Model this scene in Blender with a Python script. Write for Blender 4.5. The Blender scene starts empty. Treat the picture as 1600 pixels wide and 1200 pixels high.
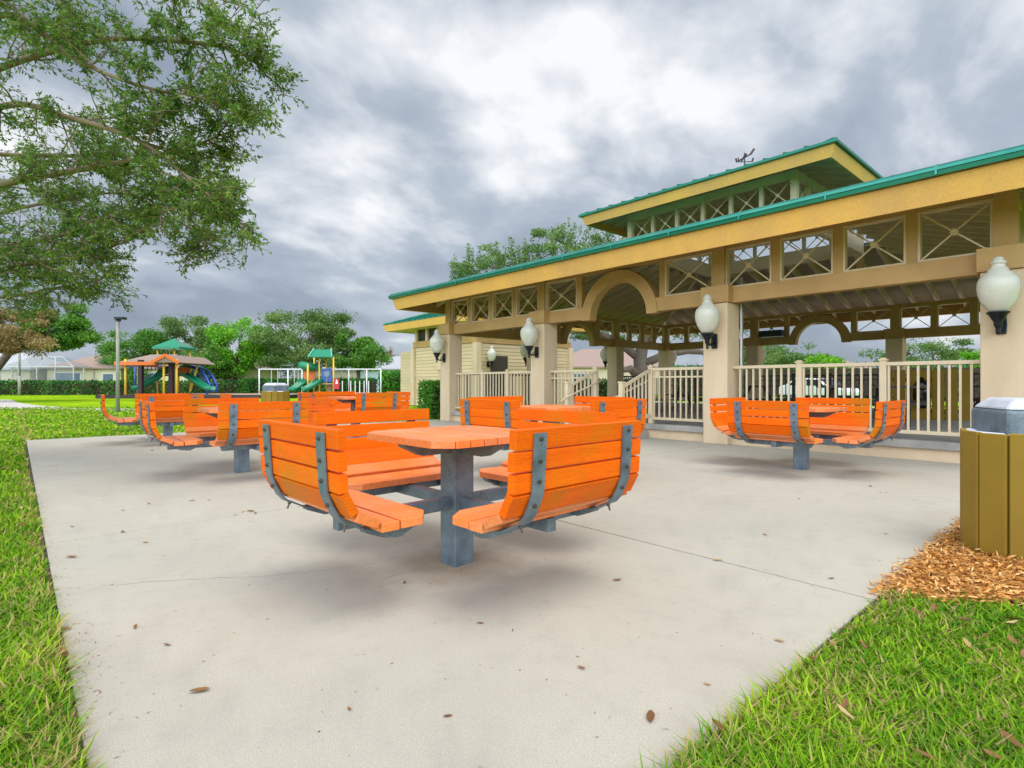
import bpy, bmesh, math, random
import numpy as np
from mathutils import Vector, Matrix
R = math.radians
random.seed(7); rng = np.random.default_rng(7)
sc = bpy.context.scene
col = sc.collection

# ---------------------------------------------------------------- camera
F = 863.0; H = 1.08
n_ = math.hypot(775, 863)
RT = Vector((775/n_, 863/n_, 0)); FW = Vector((-863/n_, 775/n_, 0))
cam_d = bpy.data.cameras.new('camera'); cam = bpy.data.objects.new('camera', cam_d); col.objects.link(cam)
cam_d.sensor_width = 36; cam_d.lens = 36*F/1600; cam_d.clip_end = 3000; cam_d.clip_start = .05
cam.location = (0, 0, H); cam.rotation_euler = (R(90), 0, math.atan2(-FW.x, FW.y))
sc.camera = cam

def W(l, d, z=0.):                    # a place given by its distance ahead of and beside the viewpoint
    return Vector((RT.x*l + FW.x*d, RT.y*l + FW.y*d, z))
def G(px, py, z=0.):                  # spot on the ground seen at this point of the photo
    d = F*(H-z)/(py-600.0); return W((px-800)/F*d, d, z)

# ---------------------------------------------------------------- light
sc.view_settings.view_transform = 'Standard'; sc.view_settings.look = 'None'
sc.view_settings.gamma = 1; sc.view_settings.exposure = 0.46
SUN_DIR = Vector((.30, .02, .93)).normalized()
sd = bpy.data.lights.new('sun', 'SUN'); sd.energy = 1.3; sd.angle = R(34); sd.color = (1, .955, .88)
so = bpy.data.objects.new('sun', sd); col.objects.link(so)
so.rotation_euler = SUN_DIR.to_track_quat('Z', 'Y').to_euler()

world = bpy.data.worlds.new('World'); sc.world = world; world.use_nodes = True
wt = world.node_tree; wt.nodes.clear(); N = wt.nodes.new; Lk = wt.links.new
def wn(t, **k):
    n = N(t)
    for a, b in k.items(): setattr(n, a, b)
    return n
def wm(op, a, b=None, c=None):
    n = N('ShaderNodeMath'); n.operation = op
    for i, v in enumerate((a, b, c)):
        if v is None: continue
        if isinstance(v, (int, float)): n.inputs[i].default_value = v
        else: Lk(v, n.inputs[i])
    return n.outputs[0]
sky = wn('ShaderNodeTexSky', sky_type='NISHITA'); sky.sun_disc = False
sky.sun_elevation = math.asin(SUN_DIR.z); sky.sun_rotation = math.atan2(SUN_DIR.x, SUN_DIR.y)
bg1 = N('ShaderNodeBackground'); bg1.inputs[1].default_value = .10; Lk(sky.outputs[0], bg1.inputs[0])
tc = N('ShaderNodeTexCoord'); sep = N('ShaderNodeSeparateXYZ'); Lk(tc.outputs['Generated'], sep.inputs[0])
zc = wm('MAXIMUM', sep.outputs[2], 0.0); den = wm('ADD', zc, .34)
cx_ = wm('DIVIDE', sep.outputs[0], den); cy_ = wm('DIVIDE', sep.outputs[1], den)
cmb = N('ShaderNodeCombineXYZ'); Lk(cx_, cmb.inputs[0]); Lk(cy_, cmb.inputs[1])
def noise(scale, det, rough, off, dist=0.0):
    mp = N('ShaderNodeMapping'); Lk(cmb.outputs[0], mp.inputs[0]); mp.inputs['Location'].default_value = off
    mp.inputs['Rotation'].default_value = (0, 0, R(48)); mp.inputs['Scale'].default_value = (1.0, .80, 1)
    n = N('ShaderNodeTexNoise'); n.inputs['Scale'].default_value = scale; n.inputs['Detail'].default_value = det
    n.inputs['Roughness'].default_value = rough; n.inputs['Distortion'].default_value = dist; Lk(mp.outputs[0], n.inputs['Vector']); return n.outputs[0]
n1 = noise(1.35, 5, .48, (5.1, 1.2, 0), .25); n2 = noise(4.0, 8, .55, (8.3, 4.2, 1), .25)
mixv = wm('ADD', wm('MULTIPLY', n1, .70), wm('MULTIPLY', n2, .34))
# a thinner, brighter patch in the cloud deck
gdir = (W(60, 863, 0) + Vector((0, 0, 430))).normalized()
vd = N('ShaderNodeVectorMath'); vd.operation = 'DOT_PRODUCT'; Lk(tc.outputs['Generated'], vd.inputs[0]); vd.inputs[1].default_value = gdir
glow = wm('POWER', wm('MAXIMUM', vd.outputs['Value'], 0.0), 14.0)
mixv = wm('ADD', mixv, wm('MULTIPLY', glow, .080))
ramp = N('ShaderNodeValToRGB'); Lk(mixv, ramp.inputs[0]); cr = ramp.color_ramp
cr.elements[0].position = .36; cr.elements[0].color = (.28, .335, .42, 1)
cr.elements[1].position = .675; cr.elements[1].color = (1.02, 1.03, 1.05, 1)
e = cr.elements.new(.48); e.color = (.34, .40, .49, 1)
e = cr.elements.new(.575); e.color = (.51, .575, .66, 1)
# sky raised overhead and, as added fill for camera-facing sides, behind the viewer
bdir = Vector((.50, -.80, .42)).normalized()
vd2 = N('ShaderNodeVectorMath'); vd2.operation = 'DOT_PRODUCT'; Lk(tc.outputs['Generated'], vd2.inputs[0]); vd2.inputs[1].default_value = bdir
up = wm('MAXIMUM', wm('SUBTRACT', vd2.outputs['Value'], .0), 0.0)
stren = wm('ADD', .72, wm('MULTIPLY', wm('POWER', up, 1.3), 4.2))
bg2 = N('ShaderNodeBackground'); Lk(ramp.outputs[0], bg2.inputs[0]); Lk(stren, bg2.inputs[1])
mx = N('ShaderNodeMixShader'); mx.inputs[0].default_value = .93; Lk(bg1.outputs[0], mx.inputs[1]); Lk(bg2.outputs[0], mx.inputs[2])
wo = N('ShaderNodeOutputWorld'); Lk(mx.outputs[0], wo.inputs[0])

# ---------------------------------------------------------------- materials
def nt(m): return m.node_tree.nodes, m.node_tree.links
def mat(name, c, rough=.6, c2=None, scale=3., metal=0., bump=0., bscale=40., fine=0., spec=.5, stretch=None, coord='Object'):
    m = bpy.data.materials.new(name); m.use_nodes = True; ns, ls = nt(m); b = ns['Principled BSDF']
    b.inputs['Roughness'].default_value = rough; b.inputs['Metallic'].default_value = metal
    b.inputs['Specular IOR Level'].default_value = spec
    b.inputs['Base Color'].default_value = (*c, 1)
    t = ns.new('ShaderNodeTexCoord'); src = t.outputs[coord]
    if stretch:
        mp = ns.new('ShaderNodeMapping'); mp.inputs['Scale'].default_value = stretch; ls.new(src, mp.inputs[0]); src = mp.outputs[0]
    if c2:
        n = ns.new('ShaderNodeTexNoise'); n.inputs['Scale'].default_value = scale; n.inputs['Detail'].default_value = 6; n.inputs['Roughness'].default_value = .6
        ls.new(src, n.inputs['Vector'])
        r = ns.new('ShaderNodeMapRange'); r.inputs[1].default_value = .35; r.inputs[2].default_value = .68; ls.new(n.outputs[0], r.inputs[0])
        x = ns.new('ShaderNodeMix'); x.data_type = 'RGBA'; x.inputs[6].default_value = (*c, 1); x.inputs[7].default_value = (*c2, 1)
        ls.new(r.outputs[0], x.inputs[0]); out = x.outputs[2]
        if fine:
            n2 = ns.new('ShaderNodeTexNoise'); n2.inputs['Scale'].default_value = bscale*2; n2.inputs['Detail'].default_value = 3; ls.new(src, n2.inputs['Vector'])
            x2 = ns.new('ShaderNodeMix'); x2.data_type = 'RGBA'; x2.blend_type = 'MULTIPLY'; x2.inputs[0].default_value = fine
            r2 = ns.new('ShaderNodeMapRange'); r2.inputs[1].default_value = .3; r2.inputs[2].default_value = .7; r2.inputs[3].default_value = .4; r2.inputs[4].default_value = 1.3
            ls.new(n2.outputs[0], r2.inputs[0]); ls.new(out, x2.inputs[6]); ls.new(r2.outputs[0], x2.inputs[7]); out = x2.outputs[2]
        ls.new(out, b.inputs['Base Color'])
    if bump:
        n = ns.new('ShaderNodeTexNoise'); n.inputs['Scale'].default_value = bscale; n.inputs['Detail'].default_value = 5; ls.new(src, n.inputs['Vector'])
        u = ns.new('ShaderNodeBump'); u.inputs['Strength'].default_value = bump; u.inputs['Distance'].default_value = .01
        ls.new(n.outputs[0], u.inputs['Height']); ls.new(u.outputs[0], b.inputs['Normal'])
    return m
def vary(m, amt=.35, dark=.0):
    ns, ls = nt(m); b = ns['Principled BSDF']; src = b.inputs['Base Color'].links[0].from_socket
    g = ns.new('ShaderNodeNewGeometry'); r = ns.new('ShaderNodeMapRange'); r.inputs[3].default_value = 1-amt; r.inputs[4].default_value = 1+amt*.35; ls.new(g.outputs['Random Per Island'], r.inputs[0])
    x = ns.new('ShaderNodeMix'); x.data_type = 'RGBA'; x.blend_type = 'MULTIPLY'; x.inputs[0].default_value = 1; ls.new(src, x.inputs[6]); ls.new(r.outputs[0], x.inputs[7]); ls.new(x.outputs[2], b.inputs['Base Color']); return m
def leaf_mat(name, a, b_, c_, transl=.35, rough=.5):
    m = bpy.data.materials.new(name); m.use_nodes = True; ns, ls = nt(m); p = ns['Principled BSDF']; p.inputs['Roughness'].default_value = rough; p.inputs['Specular IOR Level'].default_value = .3 if name != 'grass_blades' else .04
    at = ns.new('ShaderNodeAttribute'); at.attribute_name = 'tint'
    r = ns.new('ShaderNodeValToRGB'); ls.new(at.outputs['Fac'], r.inputs[0])
    r.color_ramp.elements[0].color = (*a, 1); r.color_ramp.elements[1].color = (*c_, 1); e = r.color_ramp.elements.new(.5); e.color = (*b_, 1)
    ls.new(r.outputs[0], p.inputs['Base Color'])
    tr = ns.new('ShaderNodeBsdfTranslucent'); ls.new(r.outputs[0], tr.inputs[0])
    mxx = ns.new('ShaderNodeMixShader'); mxx.inputs[0].default_value = transl; ls.new(p.outputs[0], mxx.inputs[1]); ls.new(tr.outputs[0], mxx.inputs[2])
    ls.new(mxx.outputs[0], ns['Material Output'].inputs[0]); return m

M = {}
M['tan'] = mat('tan_stucco', (.72, .55, .35), .9, (.60, .45, .28), 1.8, bump=.5, bscale=110, stretch=(1, 1, .35), fine=.15)
M['brown'] = mat('brown_trim', (.50, .30, .105), .65, (.40, .235, .08), 1.7, bump=.15, bscale=60, fine=.15)
M['ochre'] = mat('ochre_fascia', (.78, .43, .085), .65, (.64, .36, .10), 1.6, bump=.12, bscale=30, stretch=(1, 1, .4), fine=.18)
M['muntin'] = mat('pale_tan_trim', (.62, .48, .30), .55, (.54, .40, .24), 3)
M['ceil'] = mat('ceiling_boards', (.62, .49, .33), .7, (.54, .43, .29), 1.5)
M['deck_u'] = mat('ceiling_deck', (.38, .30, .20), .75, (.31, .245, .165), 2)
M['cupola'] = mat('cupola_paint', (.52, .47, .30), .6, (.46, .40, .25), 2)
M['green'] = mat('green_metal_roof', (.008, .20, .125), .30, (.012, .16, .10), 1.0, metal=.35)
M['edge'] = mat('pale_green_drip_edge', (.055, .30, .22), .22, (.03, .22, .16), 2.0, metal=.6)
M['orange'] = mat('orange_paint', (.95, .150, .001), .55, (.84, .120, .002), 2.2, bump=.4, bscale=16, stretch=(1, 1, 11), spec=.12, fine=.22)
M['steel'] = mat('galvanised_steel', (.22, .275, .32), .45, (.12, .16, .20), 9, metal=.45, bump=.08, bscale=60, fine=.4)
M['bolt'] = mat('rusty_bolt', (.12, .09, .07), .5, metal=.6)
M['slat'] = mat('olive_brown_slat', (.34, .20, .010), .75, (.27, .155, .008), 1.5, bump=.15, bscale=120)
M['bincap'] = mat('grey_cast_cap', (.20, .24, .27), .75, (.10, .13, .15), 7, bump=.3, bscale=60, fine=.5)
M['bintop'] = mat('pale_cap_top', (.62, .63, .66), .7, (.5, .5, .53), 5, bump=.5, bscale=90, fine=.4)
M['rail'] = mat('cream_rail_paint', (.70, .56, .36), .45, (.62, .49, .31), 2)
M['rail_dark'] = mat('dark_rail', (.045, .035, .028), .5)  # one even dark brown for the far-side and left-end railings
M['black'] = mat('black_cast_metal', (.012, .016, .02), .35, metal=.4)
M['ledge'] = mat('grey_concrete_ledge', (.40, .37, .32), .85, (.24, .22, .19), 2, bump=.2, bscale=50, fine=.3)
M['siding'] = mat('tan_lap_siding', (.66, .50, .29), .7, (.60, .45, .26), 1)
M['dark'] = mat('dark_glass', (.02, .025, .03), .12)
M['bark'] = mat('grey_bark', (.16, .125, .09), .9, (.09, .07, .05), 8, bump=.8, bscale=30)
M['bark2'] = mat('brown_bark', (.20, .13, .075), .9, (.26, .20, .12), 6, bump=.6, bscale=25)
M['yellow'] = mat('yellow_post', (.78, .50, .06), .4)
M['pgreen'] = mat('green_plastic', (.01, .22, .11), .3)
M['pblue'] = mat('blue_plastic', (.015, .07, .32), .35)
M['pred'] = mat('red_plastic', (.55, .02, .03), .35)
M['porange'] = mat('orange_panel', (.75, .16, .02), .4)
M['maroon'] = mat('dark_maroon_post', (.035, .015, .018), .5)
M['shingle'] = mat('brown_shingles', (.36, .24, .19), .85, (.26, .18, .14), 14, bump=.4, bscale=20)
M['shingle2'] = mat('grey_shingles', (.42, .42, .42), .85, (.34, .34, .34), 10)
M['cream'] = mat('cream_house_wall', (.72, .64, .42), .8, (.66, .58, .38), .4)
M['paleblue'] = mat('pale_blue_wall', (.55, .68, .74), .8, (.5, .63, .70), .4)
M['peach'] = mat('peach_wall', (.66, .52, .38), .8, (.6, .47, .34), .4)
M['white'] = mat('white_paint', (.78, .79, .80), .45)
M['terracotta'] = mat('terracotta_roof', (.46, .20, .13), .8, (.38, .16, .11), 3)
M['pole'] = mat('weathered_pole', (.34, .32, .27), .8, (.26, .24, .20), 4)
M['wood'] = mat('weathered_border', (.42, .30, .20), .8, (.34, .24, .16), 3)
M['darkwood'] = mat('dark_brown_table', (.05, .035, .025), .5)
M['bag'] = mat('black_plastic_bag', (.008, .008, .01), .18, bump=.5, bscale=20)
M['liner'] = mat('white_bag_liner', (.75, .76, .8), .4)
M['carwhite'] = mat('white_car_paint', (.80, .81, .83), .18)
M['tyre'] = mat('black_rubber', (.02, .02, .02), .8)
M['pathc'] = mat('path_concrete', (.55, .49, .44), .85, (.48, .43, .38), 1)
M['soil'] = mat('dark_soil', (.045, .028, .018), .95, (.08, .05, .03), 8, bump=.6, bscale=30)
M['leaf_oak'] = leaf_mat('oak_leaves', (.045, .14, .02), (.17, .32, .035), (.42, .52, .12), .5, .35)
M['leaf_bg'] = leaf_mat('tree_leaves', (.035, .13, .015), (.10, .26, .025), (.22, .40, .05), .28)
M['leaf_lime'] = leaf_mat('lime_tree_leaves', (.07, .25, .012), (.17, .44, .02), (.32, .58, .035), .3)
M['leaf_olive'] = leaf_mat('olive_tree_leaves', (.06, .13, .03), (.15, .26, .06), (.30, .40, .12), .3)
M['leaf_tan'] = leaf_mat('tan_tree_leaves', (.20, .13, .05), (.36, .25, .10), (.48, .36, .17), .3)
M['leaf_hedge'] = leaf_mat('hedge_leaves', (.012, .07, .010), (.035, .15, .016), (.09, .27, .03), .2)
M['leaf_bush'] = leaf_mat('bush_leaves', (.03, .13, .012), (.06, .24, .015), (.13, .38, .025), .25)
M['blade'] = leaf_mat('grass_blades', (.50, .36, .15), (.14, .32, .010), (.38, .54, .03), .28, .55)
_r = [n for n in M['blade'].node_tree.nodes if n.type == 'VALTORGB'][0].color_ramp
_r.elements[0].position = .06; e = _r.elements.new(.14); e.color = (.32, .38, .06, 1); e = _r.elements.new(.3); e.color = (.05, .20, .012, 1)
M['mulch'] = leaf_mat('bark_mulch', (.14, .04, .008), (.62, .26, .045), (.90, .58, .24), .0, .8)
M['dryleaf'] = leaf_mat('dry_leaf', (.15, .065, .02), (.33, .17, .06), (.50, .36, .17), .1, .7)
m = M['globe'] = mat('frosted_acrylic', (.82, .80, .70), .16, (.76, .74, .60), 3); nb = m.node_tree.nodes['Principled BSDF']
nb.inputs['Transmission Weight'].default_value = .35; nb.inputs['Subsurface Weight'].default_value = .3; nb.inputs['Subsurface Radius'].default_value = (.1, .1, .1)
m = M['screen'] = mat('insect_screen', (.30, .32, .33), .8); m.node_tree.nodes['Principled BSDF'].inputs['Alpha'].default_value = .28
M['screenframe'] = mat('aluminium_frame', (.50, .51, .50), .5)
M['glassy'] = mat('window_glass', (.10, .16, .20), .08)
# algae on some seat planks
def orange_detail(m, algae):
    ns, ls = nt(m); b = ns['Principled BSDF']; src = b.inputs['Base Color'].links[0].from_socket
    t = ns.new('ShaderNodeTexCoord'); g = ns.new('ShaderNodeNewGeometry')
    n = ns.new('ShaderNodeTexNoise'); n.inputs['Scale'].default_value = 2.6; n.inputs['Detail'].default_value = 5; ls.new(g.outputs['Position'], n.inputs['Vector'])
    r = ns.new('ShaderNodeMapRange'); r.inputs[1].default_value = .50; r.inputs[2].default_value = .72; r.inputs[4].default_value = algae; ls.new(n.outputs[0], r.inputs[0])
    x = ns.new('ShaderNodeMix'); x.data_type = 'RGBA'; x.inputs[7].default_value = (.50, .20, .006, 1); ls.new(src, x.inputs[6]); ls.new(r.outputs[0], x.inputs[0])
    # weathered, chalky paint (own patches)
    n3 = ns.new('ShaderNodeTexNoise'); n3.inputs['Scale'].default_value = 9; n3.inputs['Detail'].default_value = 8; n3.inputs['Roughness'].default_value = .7
    mp = ns.new('ShaderNodeMapping'); mp.inputs['Scale'].default_value = (1, 1, 3); ls.new(g.outputs['Position'], mp.inputs[0]); ls.new(mp.outputs[0], n3.inputs['Vector'])
    r3 = ns.new('ShaderNodeMapRange'); r3.inputs[1].default_value = .54; r3.inputs[2].default_value = .85; r3.inputs[4].default_value = .8; ls.new(n3.outputs[0], r3.inputs[0])
    x3 = ns.new('ShaderNodeMix'); x3.data_type = 'RGBA'; x3.inputs[7].default_value = (.68, .10, .004, 1); ls.new(x.outputs[2], x3.inputs[6]); ls.new(r3.outputs[0], x3.inputs[0])
    ls.new(x3.outputs[2], b.inputs['Base Color'])
    b.inputs['Roughness'].default_value = .5
orange_detail(M['orange'], .75)
M['orange_top'] = mat('worn_orange_paint', (.90, .21, .025), .45, (.80, .28, .10), 3.5, bump=.25, bscale=28, stretch=(1, 1, 1), spec=.85, fine=.25)

vary(M['orange'], .20); vary(M['orange_top'], .22); vary(M['slat'], .2); vary(M['siding'], .10)
# concrete slab
def concrete():
    m = bpy.data.materials.new('broom_concrete'); m.use_nodes = True; ns, ls = nt(m); b = ns['Principled BSDF']; b.inputs['Roughness'].default_value = .82
    g = ns.new('ShaderNodeNewGeometry'); P = g.outputs['Position']
    def nz(s, d, lo, hi, a=0., c=1., rough=.6):
        n = ns.new('ShaderNodeTexNoise'); n.inputs['Scale'].default_value = s; n.inputs['Detail'].default_value = d; n.inputs['Roughness'].default_value = rough; ls.new(P, n.inputs['Vector'])
        r = ns.new('ShaderNodeMapRange'); r.inputs[1].default_value = lo; r.inputs[2].default_value = hi; r.inputs[3].default_value = a; r.inputs[4].default_value = c; ls.new(n.outputs[0], r.inputs[0]); return r.outputs[0], n
    def mixc(src, c, f):
        x = ns.new('ShaderNodeMix'); x.data_type = 'RGBA'; ls.new(f, x.inputs[0])
        if isinstance(src, tuple): x.inputs[6].default_value = (*src, 1)
        else: ls.new(src, x.inputs[6])
        x.inputs[7].default_value = (*c, 1); return x.outputs[2]
    f, _ = nz(.55, 5, .36, .64); c = mixc((.53, .47, .35), (.46, .41, .31), f)
    f, _ = nz(1.7, 6, .50, .72, 0, .55); c = mixc(c, (.42, .35, .26), f)
    f, _ = nz(.9, 9, .54, .74, 0, .45, .7); c = mixc(c, (.27, .245, .20), f)
    f, nn = nz(210, 3, .40, .66, 0, .7); c = mixc(c, (.30, .28, .25), f)
    f, _ = nz(140, 3, .58, .72, 0, .5); c = mixc(c, (.66, .62, .55), f)
    f, _ = nz(7, 8, .50, .72, 0, .35, .7); c = mixc(c, (.30, .27, .22), f)
    f, _ = nz(2.3, 10, .62, .76, 0, .5, .75); c = mixc(c, (.27, .25, .19), f)
    f, _ = nz(13, 3, .72, .76, 0, .75); c = mixc(c, (.20, .15, .10), f)
    f, _ = nz(31, 2, .765, .775, 0, .8); c = mixc(c, (.75, .22, .07), f)
    # rust and dirt ring round the first post
    vm = ns.new('ShaderNodeVectorMath'); vm.operation = 'DISTANCE'; ls.new(P, vm.inputs[0]); vm.inputs[1].default_value = (-2.71, 1.98, 0)
    nd = ns.new('ShaderNodeTexNoise'); nd.inputs['Scale'].default_value = 7; nd.inputs['Detail'].default_value = 6; ls.new(P, nd.inputs['Vector'])
    ad = ns.new('ShaderNodeMath'); ad.operation = 'MULTIPLY_ADD'; ls.new(nd.outputs[0], ad.inputs[0]); ad.inputs[1].default_value = .5; ls.new(vm.outputs['Value'], ad.inputs[2])
    r = ns.new('ShaderNodeMapRange'); r.inputs[1].default_value = .42; r.inputs[2].default_value = .72; r.inputs[3].default_value = .95; r.inputs[4].default_value = 0; ls.new(ad.outputs[0], r.inputs[0])
    c = mixc(c, (.30, .235, .16), r.outputs[0])
    ls.new(c, b.inputs['Base Color'])
    u = ns.new('ShaderNodeBump'); u.inputs['Strength'].default_value = .35; u.inputs['Distance'].default_value = .004; ls.new(nn.outputs[0], u.inputs['Height']); ls.new(u.outputs[0], b.inputs['Normal'])
    return m
M['concrete'] = concrete()
def lawn():
    m = bpy.data.materials.new('lawn_ground'); m.use_nodes = True; ns, ls = nt(m); b = ns['Principled BSDF']; b.inputs['Roughness'].default_value = 1; b.inputs['Specular IOR Level'].default_value = 0
    g = ns.new('ShaderNodeNewGeometry'); prev = None
    for s, lo, hi, c in ((.12, .38, .62, (.46, .60, .008)), (1.1, .42, .68, (.11, .27, .012)), (5, .52, .72, (.32, .31, .05)), (22, .48, .66, (.07, .17, .01))):
        n = ns.new('ShaderNodeTexNoise'); n.inputs['Scale'].default_value = s; n.inputs['Detail'].default_value = 6; ls.new(g.outputs['Position'], n.inputs['Vector'])
        r = ns.new('ShaderNodeMapRange'); r.inputs[1].default_value = lo; r.inputs[2].default_value = hi; r.inputs[4].default_value = .8; ls.new(n.outputs[0], r.inputs[0])
        x = ns.new('ShaderNodeMix'); x.data_type = 'RGBA'; ls.new(r.outputs[0], x.inputs[0]); x.inputs[7].default_value = (*c, 1)
        if prev is None: x.inputs[6].default_value = (.22, .44, .008, 1)
        else: ls.new(prev, x.inputs[6])
        prev = x.outputs[2]
    ls.new(prev, b.inputs['Base Color'])
    u = ns.new('ShaderNodeBump'); u.inputs['Strength'].default_value = .8; u.inputs['Distance'].default_value = .04; ls.new(n.outputs[0], u.inputs['Height']); ls.new(u.outputs[0], b.inputs['Normal'])
    return m
M['lawn'] = lawn()

# ---------------------------------------------------------------- mesh helpers
class MB:
    def __init__(s): s.v = []; s.f = []
    def add(s, vs, fs, T=None):
        o = len(s.v)
        s.v += [tuple(T @ Vector(p)) if T else tuple(p) for p in vs]; s.f += [tuple(i+o for i in f) for f in fs]; return s
    def box(s, x0, x1, y0, y1, z0, z1, T=None):
        vs = [(x, y, z) for z in (z0, z1) for x, y in ((x0, y0), (x1, y0), (x1, y1), (x0, y1))]
        return s.add(vs, [(3, 2, 1, 0), (4, 5, 6, 7), (0, 1, 5, 4), (1, 2, 6, 5), (2, 3, 7, 6), (3, 0, 4, 7)], T)
    def prism(s, poly, a, b, axis='z', T=None):      # poly CCW in the other two axes, extruded a..b
        n = len(poly)
        def mk(p, t):
            if axis == 'z': return (p[0], p[1], t)
            if axis == 'x': return (t, p[0], p[1])
            return (p[0], t, p[1])
        vs = [mk(p, a) for p in poly] + [mk(p, b) for p in poly]
        fs = [tuple(range(n))[::-1], tuple(range(n, 2*n))] + [(i, (i+1) % n, n+(i+1) % n, n+i) for i in range(n)]
        return s.add(vs, fs, T)
    def bar(s, p, q, w, h, up=(0, 0, 1)):            # box from p to q; w sideways, h along up
        p = Vector(p); q = Vector(q); d = (q-p).normalized(); sd_ = d.cross(Vector(up))
        if sd_.length < 1e-4: sd_ = d.cross(Vector((1, 0, 0)))
        sd_.normalize(); u = sd_.cross(d)
        vs = [e + sd_*a*w/2 + u*b*h/2 for e in (p, q) for a, b in ((-1, -1), (1, -1), (1, 1), (-1, 1))]
        return s.add(vs, [(3, 2, 1, 0), (4, 5, 6, 7), (0, 1, 5, 4), (1, 2, 6, 5), (2, 3, 7, 6), (3, 0, 4, 7)])
    def tube(s, pts, r, n=8, cap=True):
        pts = [Vector(p) for p in pts]; rs = r if isinstance(r, (list, tuple)) else [r]*len(pts); o = len(s.v); ref = Vector((.13, .29, .95))
        for i, p in enumerate(pts):
            d = (pts[min(i+1, len(pts)-1)] - pts[max(i-1, 0)]).normalized()
            if abs(d.dot(ref)) > .97: ref = Vector((1, .1, 0))
            a = d.cross(ref).normalized(); b = d.cross(a)
            for k in range(n):
                t = 2*math.pi*k/n; s.v.append(tuple(p + (a*math.cos(t) + b*math.sin(t))*rs[i]))
        for i in range(len(pts)-1):
            for k in range(n):
                s.f.append((o+i*n+k, o+i*n+(k+1) % n, o+(i+1)*n+(k+1) % n, o+(i+1)*n+k))
        if cap: s.f.append(tuple(o+k for k in range(n))[::-1]); s.f.append(tuple(o+(len(pts)-1)*n+k for k in range(n)))
        return s
    def lathe(s, prof, n=20, c=(0, 0)):
        o = len(s.v)
        for r, z in prof:
            for k in range(n): t = 2*math.pi*k/n; s.v.append((c[0]+r*math.cos(t), c[1]+r*math.sin(t), z))
        for i in range(len(prof)-1):
            for k in range(n): s.f.append((o+i*n+k, o+i*n+(k+1) % n, o+(i+1)*n+(k+1) % n, o+(i+1)*n+k))
        s.f.append(tuple(o+k for k in range(n))[::-1]); s.f.append(tuple(o+(len(prof)-1)*n+k for k in range(n))); return s
    def ring(s, rect, prof, side=None):              # mitred moulding: closed profile (outset, z) carried round a rectangle
        x0, x1, y0, y1 = rect; n = len(prof); o = len(s.v)
        for cxn in range(4):
            for off, z in prof:
                X = x0-off if cxn in (0, 3) else x1+off; Y = y0-off if cxn in (0, 1) else y1+off
                s.v.append((X, Y, z))
        for a in range(4):
            if side is not None and a not in side: continue
            b = (a+1) % 4
            for i in range(n):
                j = (i+1) % n; s.f.append((o+a*n+i, o+b*n+i, o+b*n+j, o+a*n+j))
        if side is not None:
            for a in side: s.f.append(tuple(o+a*n+i for i in range(n))); s.f.append(tuple(o+((a+1) % 4)*n+i for i in range(n)))
        return s
def link(name, mesh, m, parent=None, loc=(0, 0, 0)):
    o = bpy.data.objects.new(name, mesh); col.objects.link(o); mesh.materials.append(m)
    if parent is not None: o.parent = parent
    o.location = loc; return o
def obj(name, mb, m, parent=None, bevel=0, smooth=False, loc=(0, 0, 0), fix=True):
    me = bpy.data.meshes.new(name); me.from_pydata(mb.v, [], mb.f)
    if fix:
        b = bmesh.new(); b.from_mesh(me); bmesh.ops.recalc_face_normals(b, faces=b.faces); b.to_mesh(me); b.free()
    if smooth: me.polygons.foreach_set('use_smooth', [True]*len(me.polygons))
    o = link(name, me, m, parent, loc)
    if bevel:
        bv = o.modifiers.new('bevel', 'BEVEL'); bv.width = bevel; bv.segments = 2; bv.limit_method = 'ANGLE'; bv.angle_limit = R(40)
    return o
def tag(o, label=None, cat=None, group=None, kind=None):
    if label: o['label'] = label
    if cat: o['category'] = cat
    if group: o['group'] = group
    if kind: o['kind'] = kind
    return o
def thing(name, label, cat, loc=(0, 0, 0), rz=0, group=None):
    o = bpy.data.objects.new(name, None); col.objects.link(o); o.empty_display_size = .2; o.location = loc; o.rotation_euler = (0, 0, rz)
    return tag(o, label, cat, group)
def copy_tree(o, parent=None):
    c = o.copy(); col.objects.link(c)
    if parent is not None: c.parent = parent
    for ch in o.children: copy_tree(ch, c)
    return c
def struct(name, mb, m, **k): return tag(obj(name, mb, m, **k), kind='structure')

def np_mesh(name, V, Fq, tint=None):
    me = bpy.data.meshes.new(name); me.vertices.add(len(V)); me.vertices.foreach_set('co', np.asarray(V, dtype=np.float32).ravel())
    nf, k = Fq.shape; me.loops.add(nf*k); me.polygons.add(nf)
    me.loops.foreach_set('vertex_index', Fq.astype(np.int32).ravel()); me.polygons.foreach_set('loop_start', np.arange(0, nf*k, k, dtype=np.int32)); me.polygons.foreach_set('loop_total', np.full(nf, k, dtype=np.int32))
    me.update(calc_edges=True); me.validate()
    if tint is not None:
        a = me.attributes.new('tint', 'FLOAT', 'POINT'); a.data.foreach_set('value', np.asarray(tint, dtype=np.float32))
    return me
def leaf_quads(C, L, Wd, D=None, tint=None, flat=0.0):
    n = len(C)
    if D is None: D = rng.normal(size=(n, 3))
    D = D/np.linalg.norm(D, axis=1, keepdims=True)
    Q = rng.normal(size=(n, 3)); Q[:, 2] += flat; S = np.cross(D, Q); S /= np.linalg.norm(S, axis=1, keepdims=True)
    L = np.broadcast_to(L, (n,))[:, None]*rng.uniform(.7, 1.25, (n, 1)); Wd = np.broadcast_to(Wd, (n,))[:, None]
    V = np.stack([C, C+D*L*.5+S*Wd*.5, C+D*L, C+D*L*.5-S*Wd*.5], 1).reshape(-1, 3)
    Fq = np.arange(4*n).reshape(n, 4)
    if tint is None: tint = rng.beta(2.2, 2.2, n)
    return V, Fq, np.repeat(tint, 4)
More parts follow.
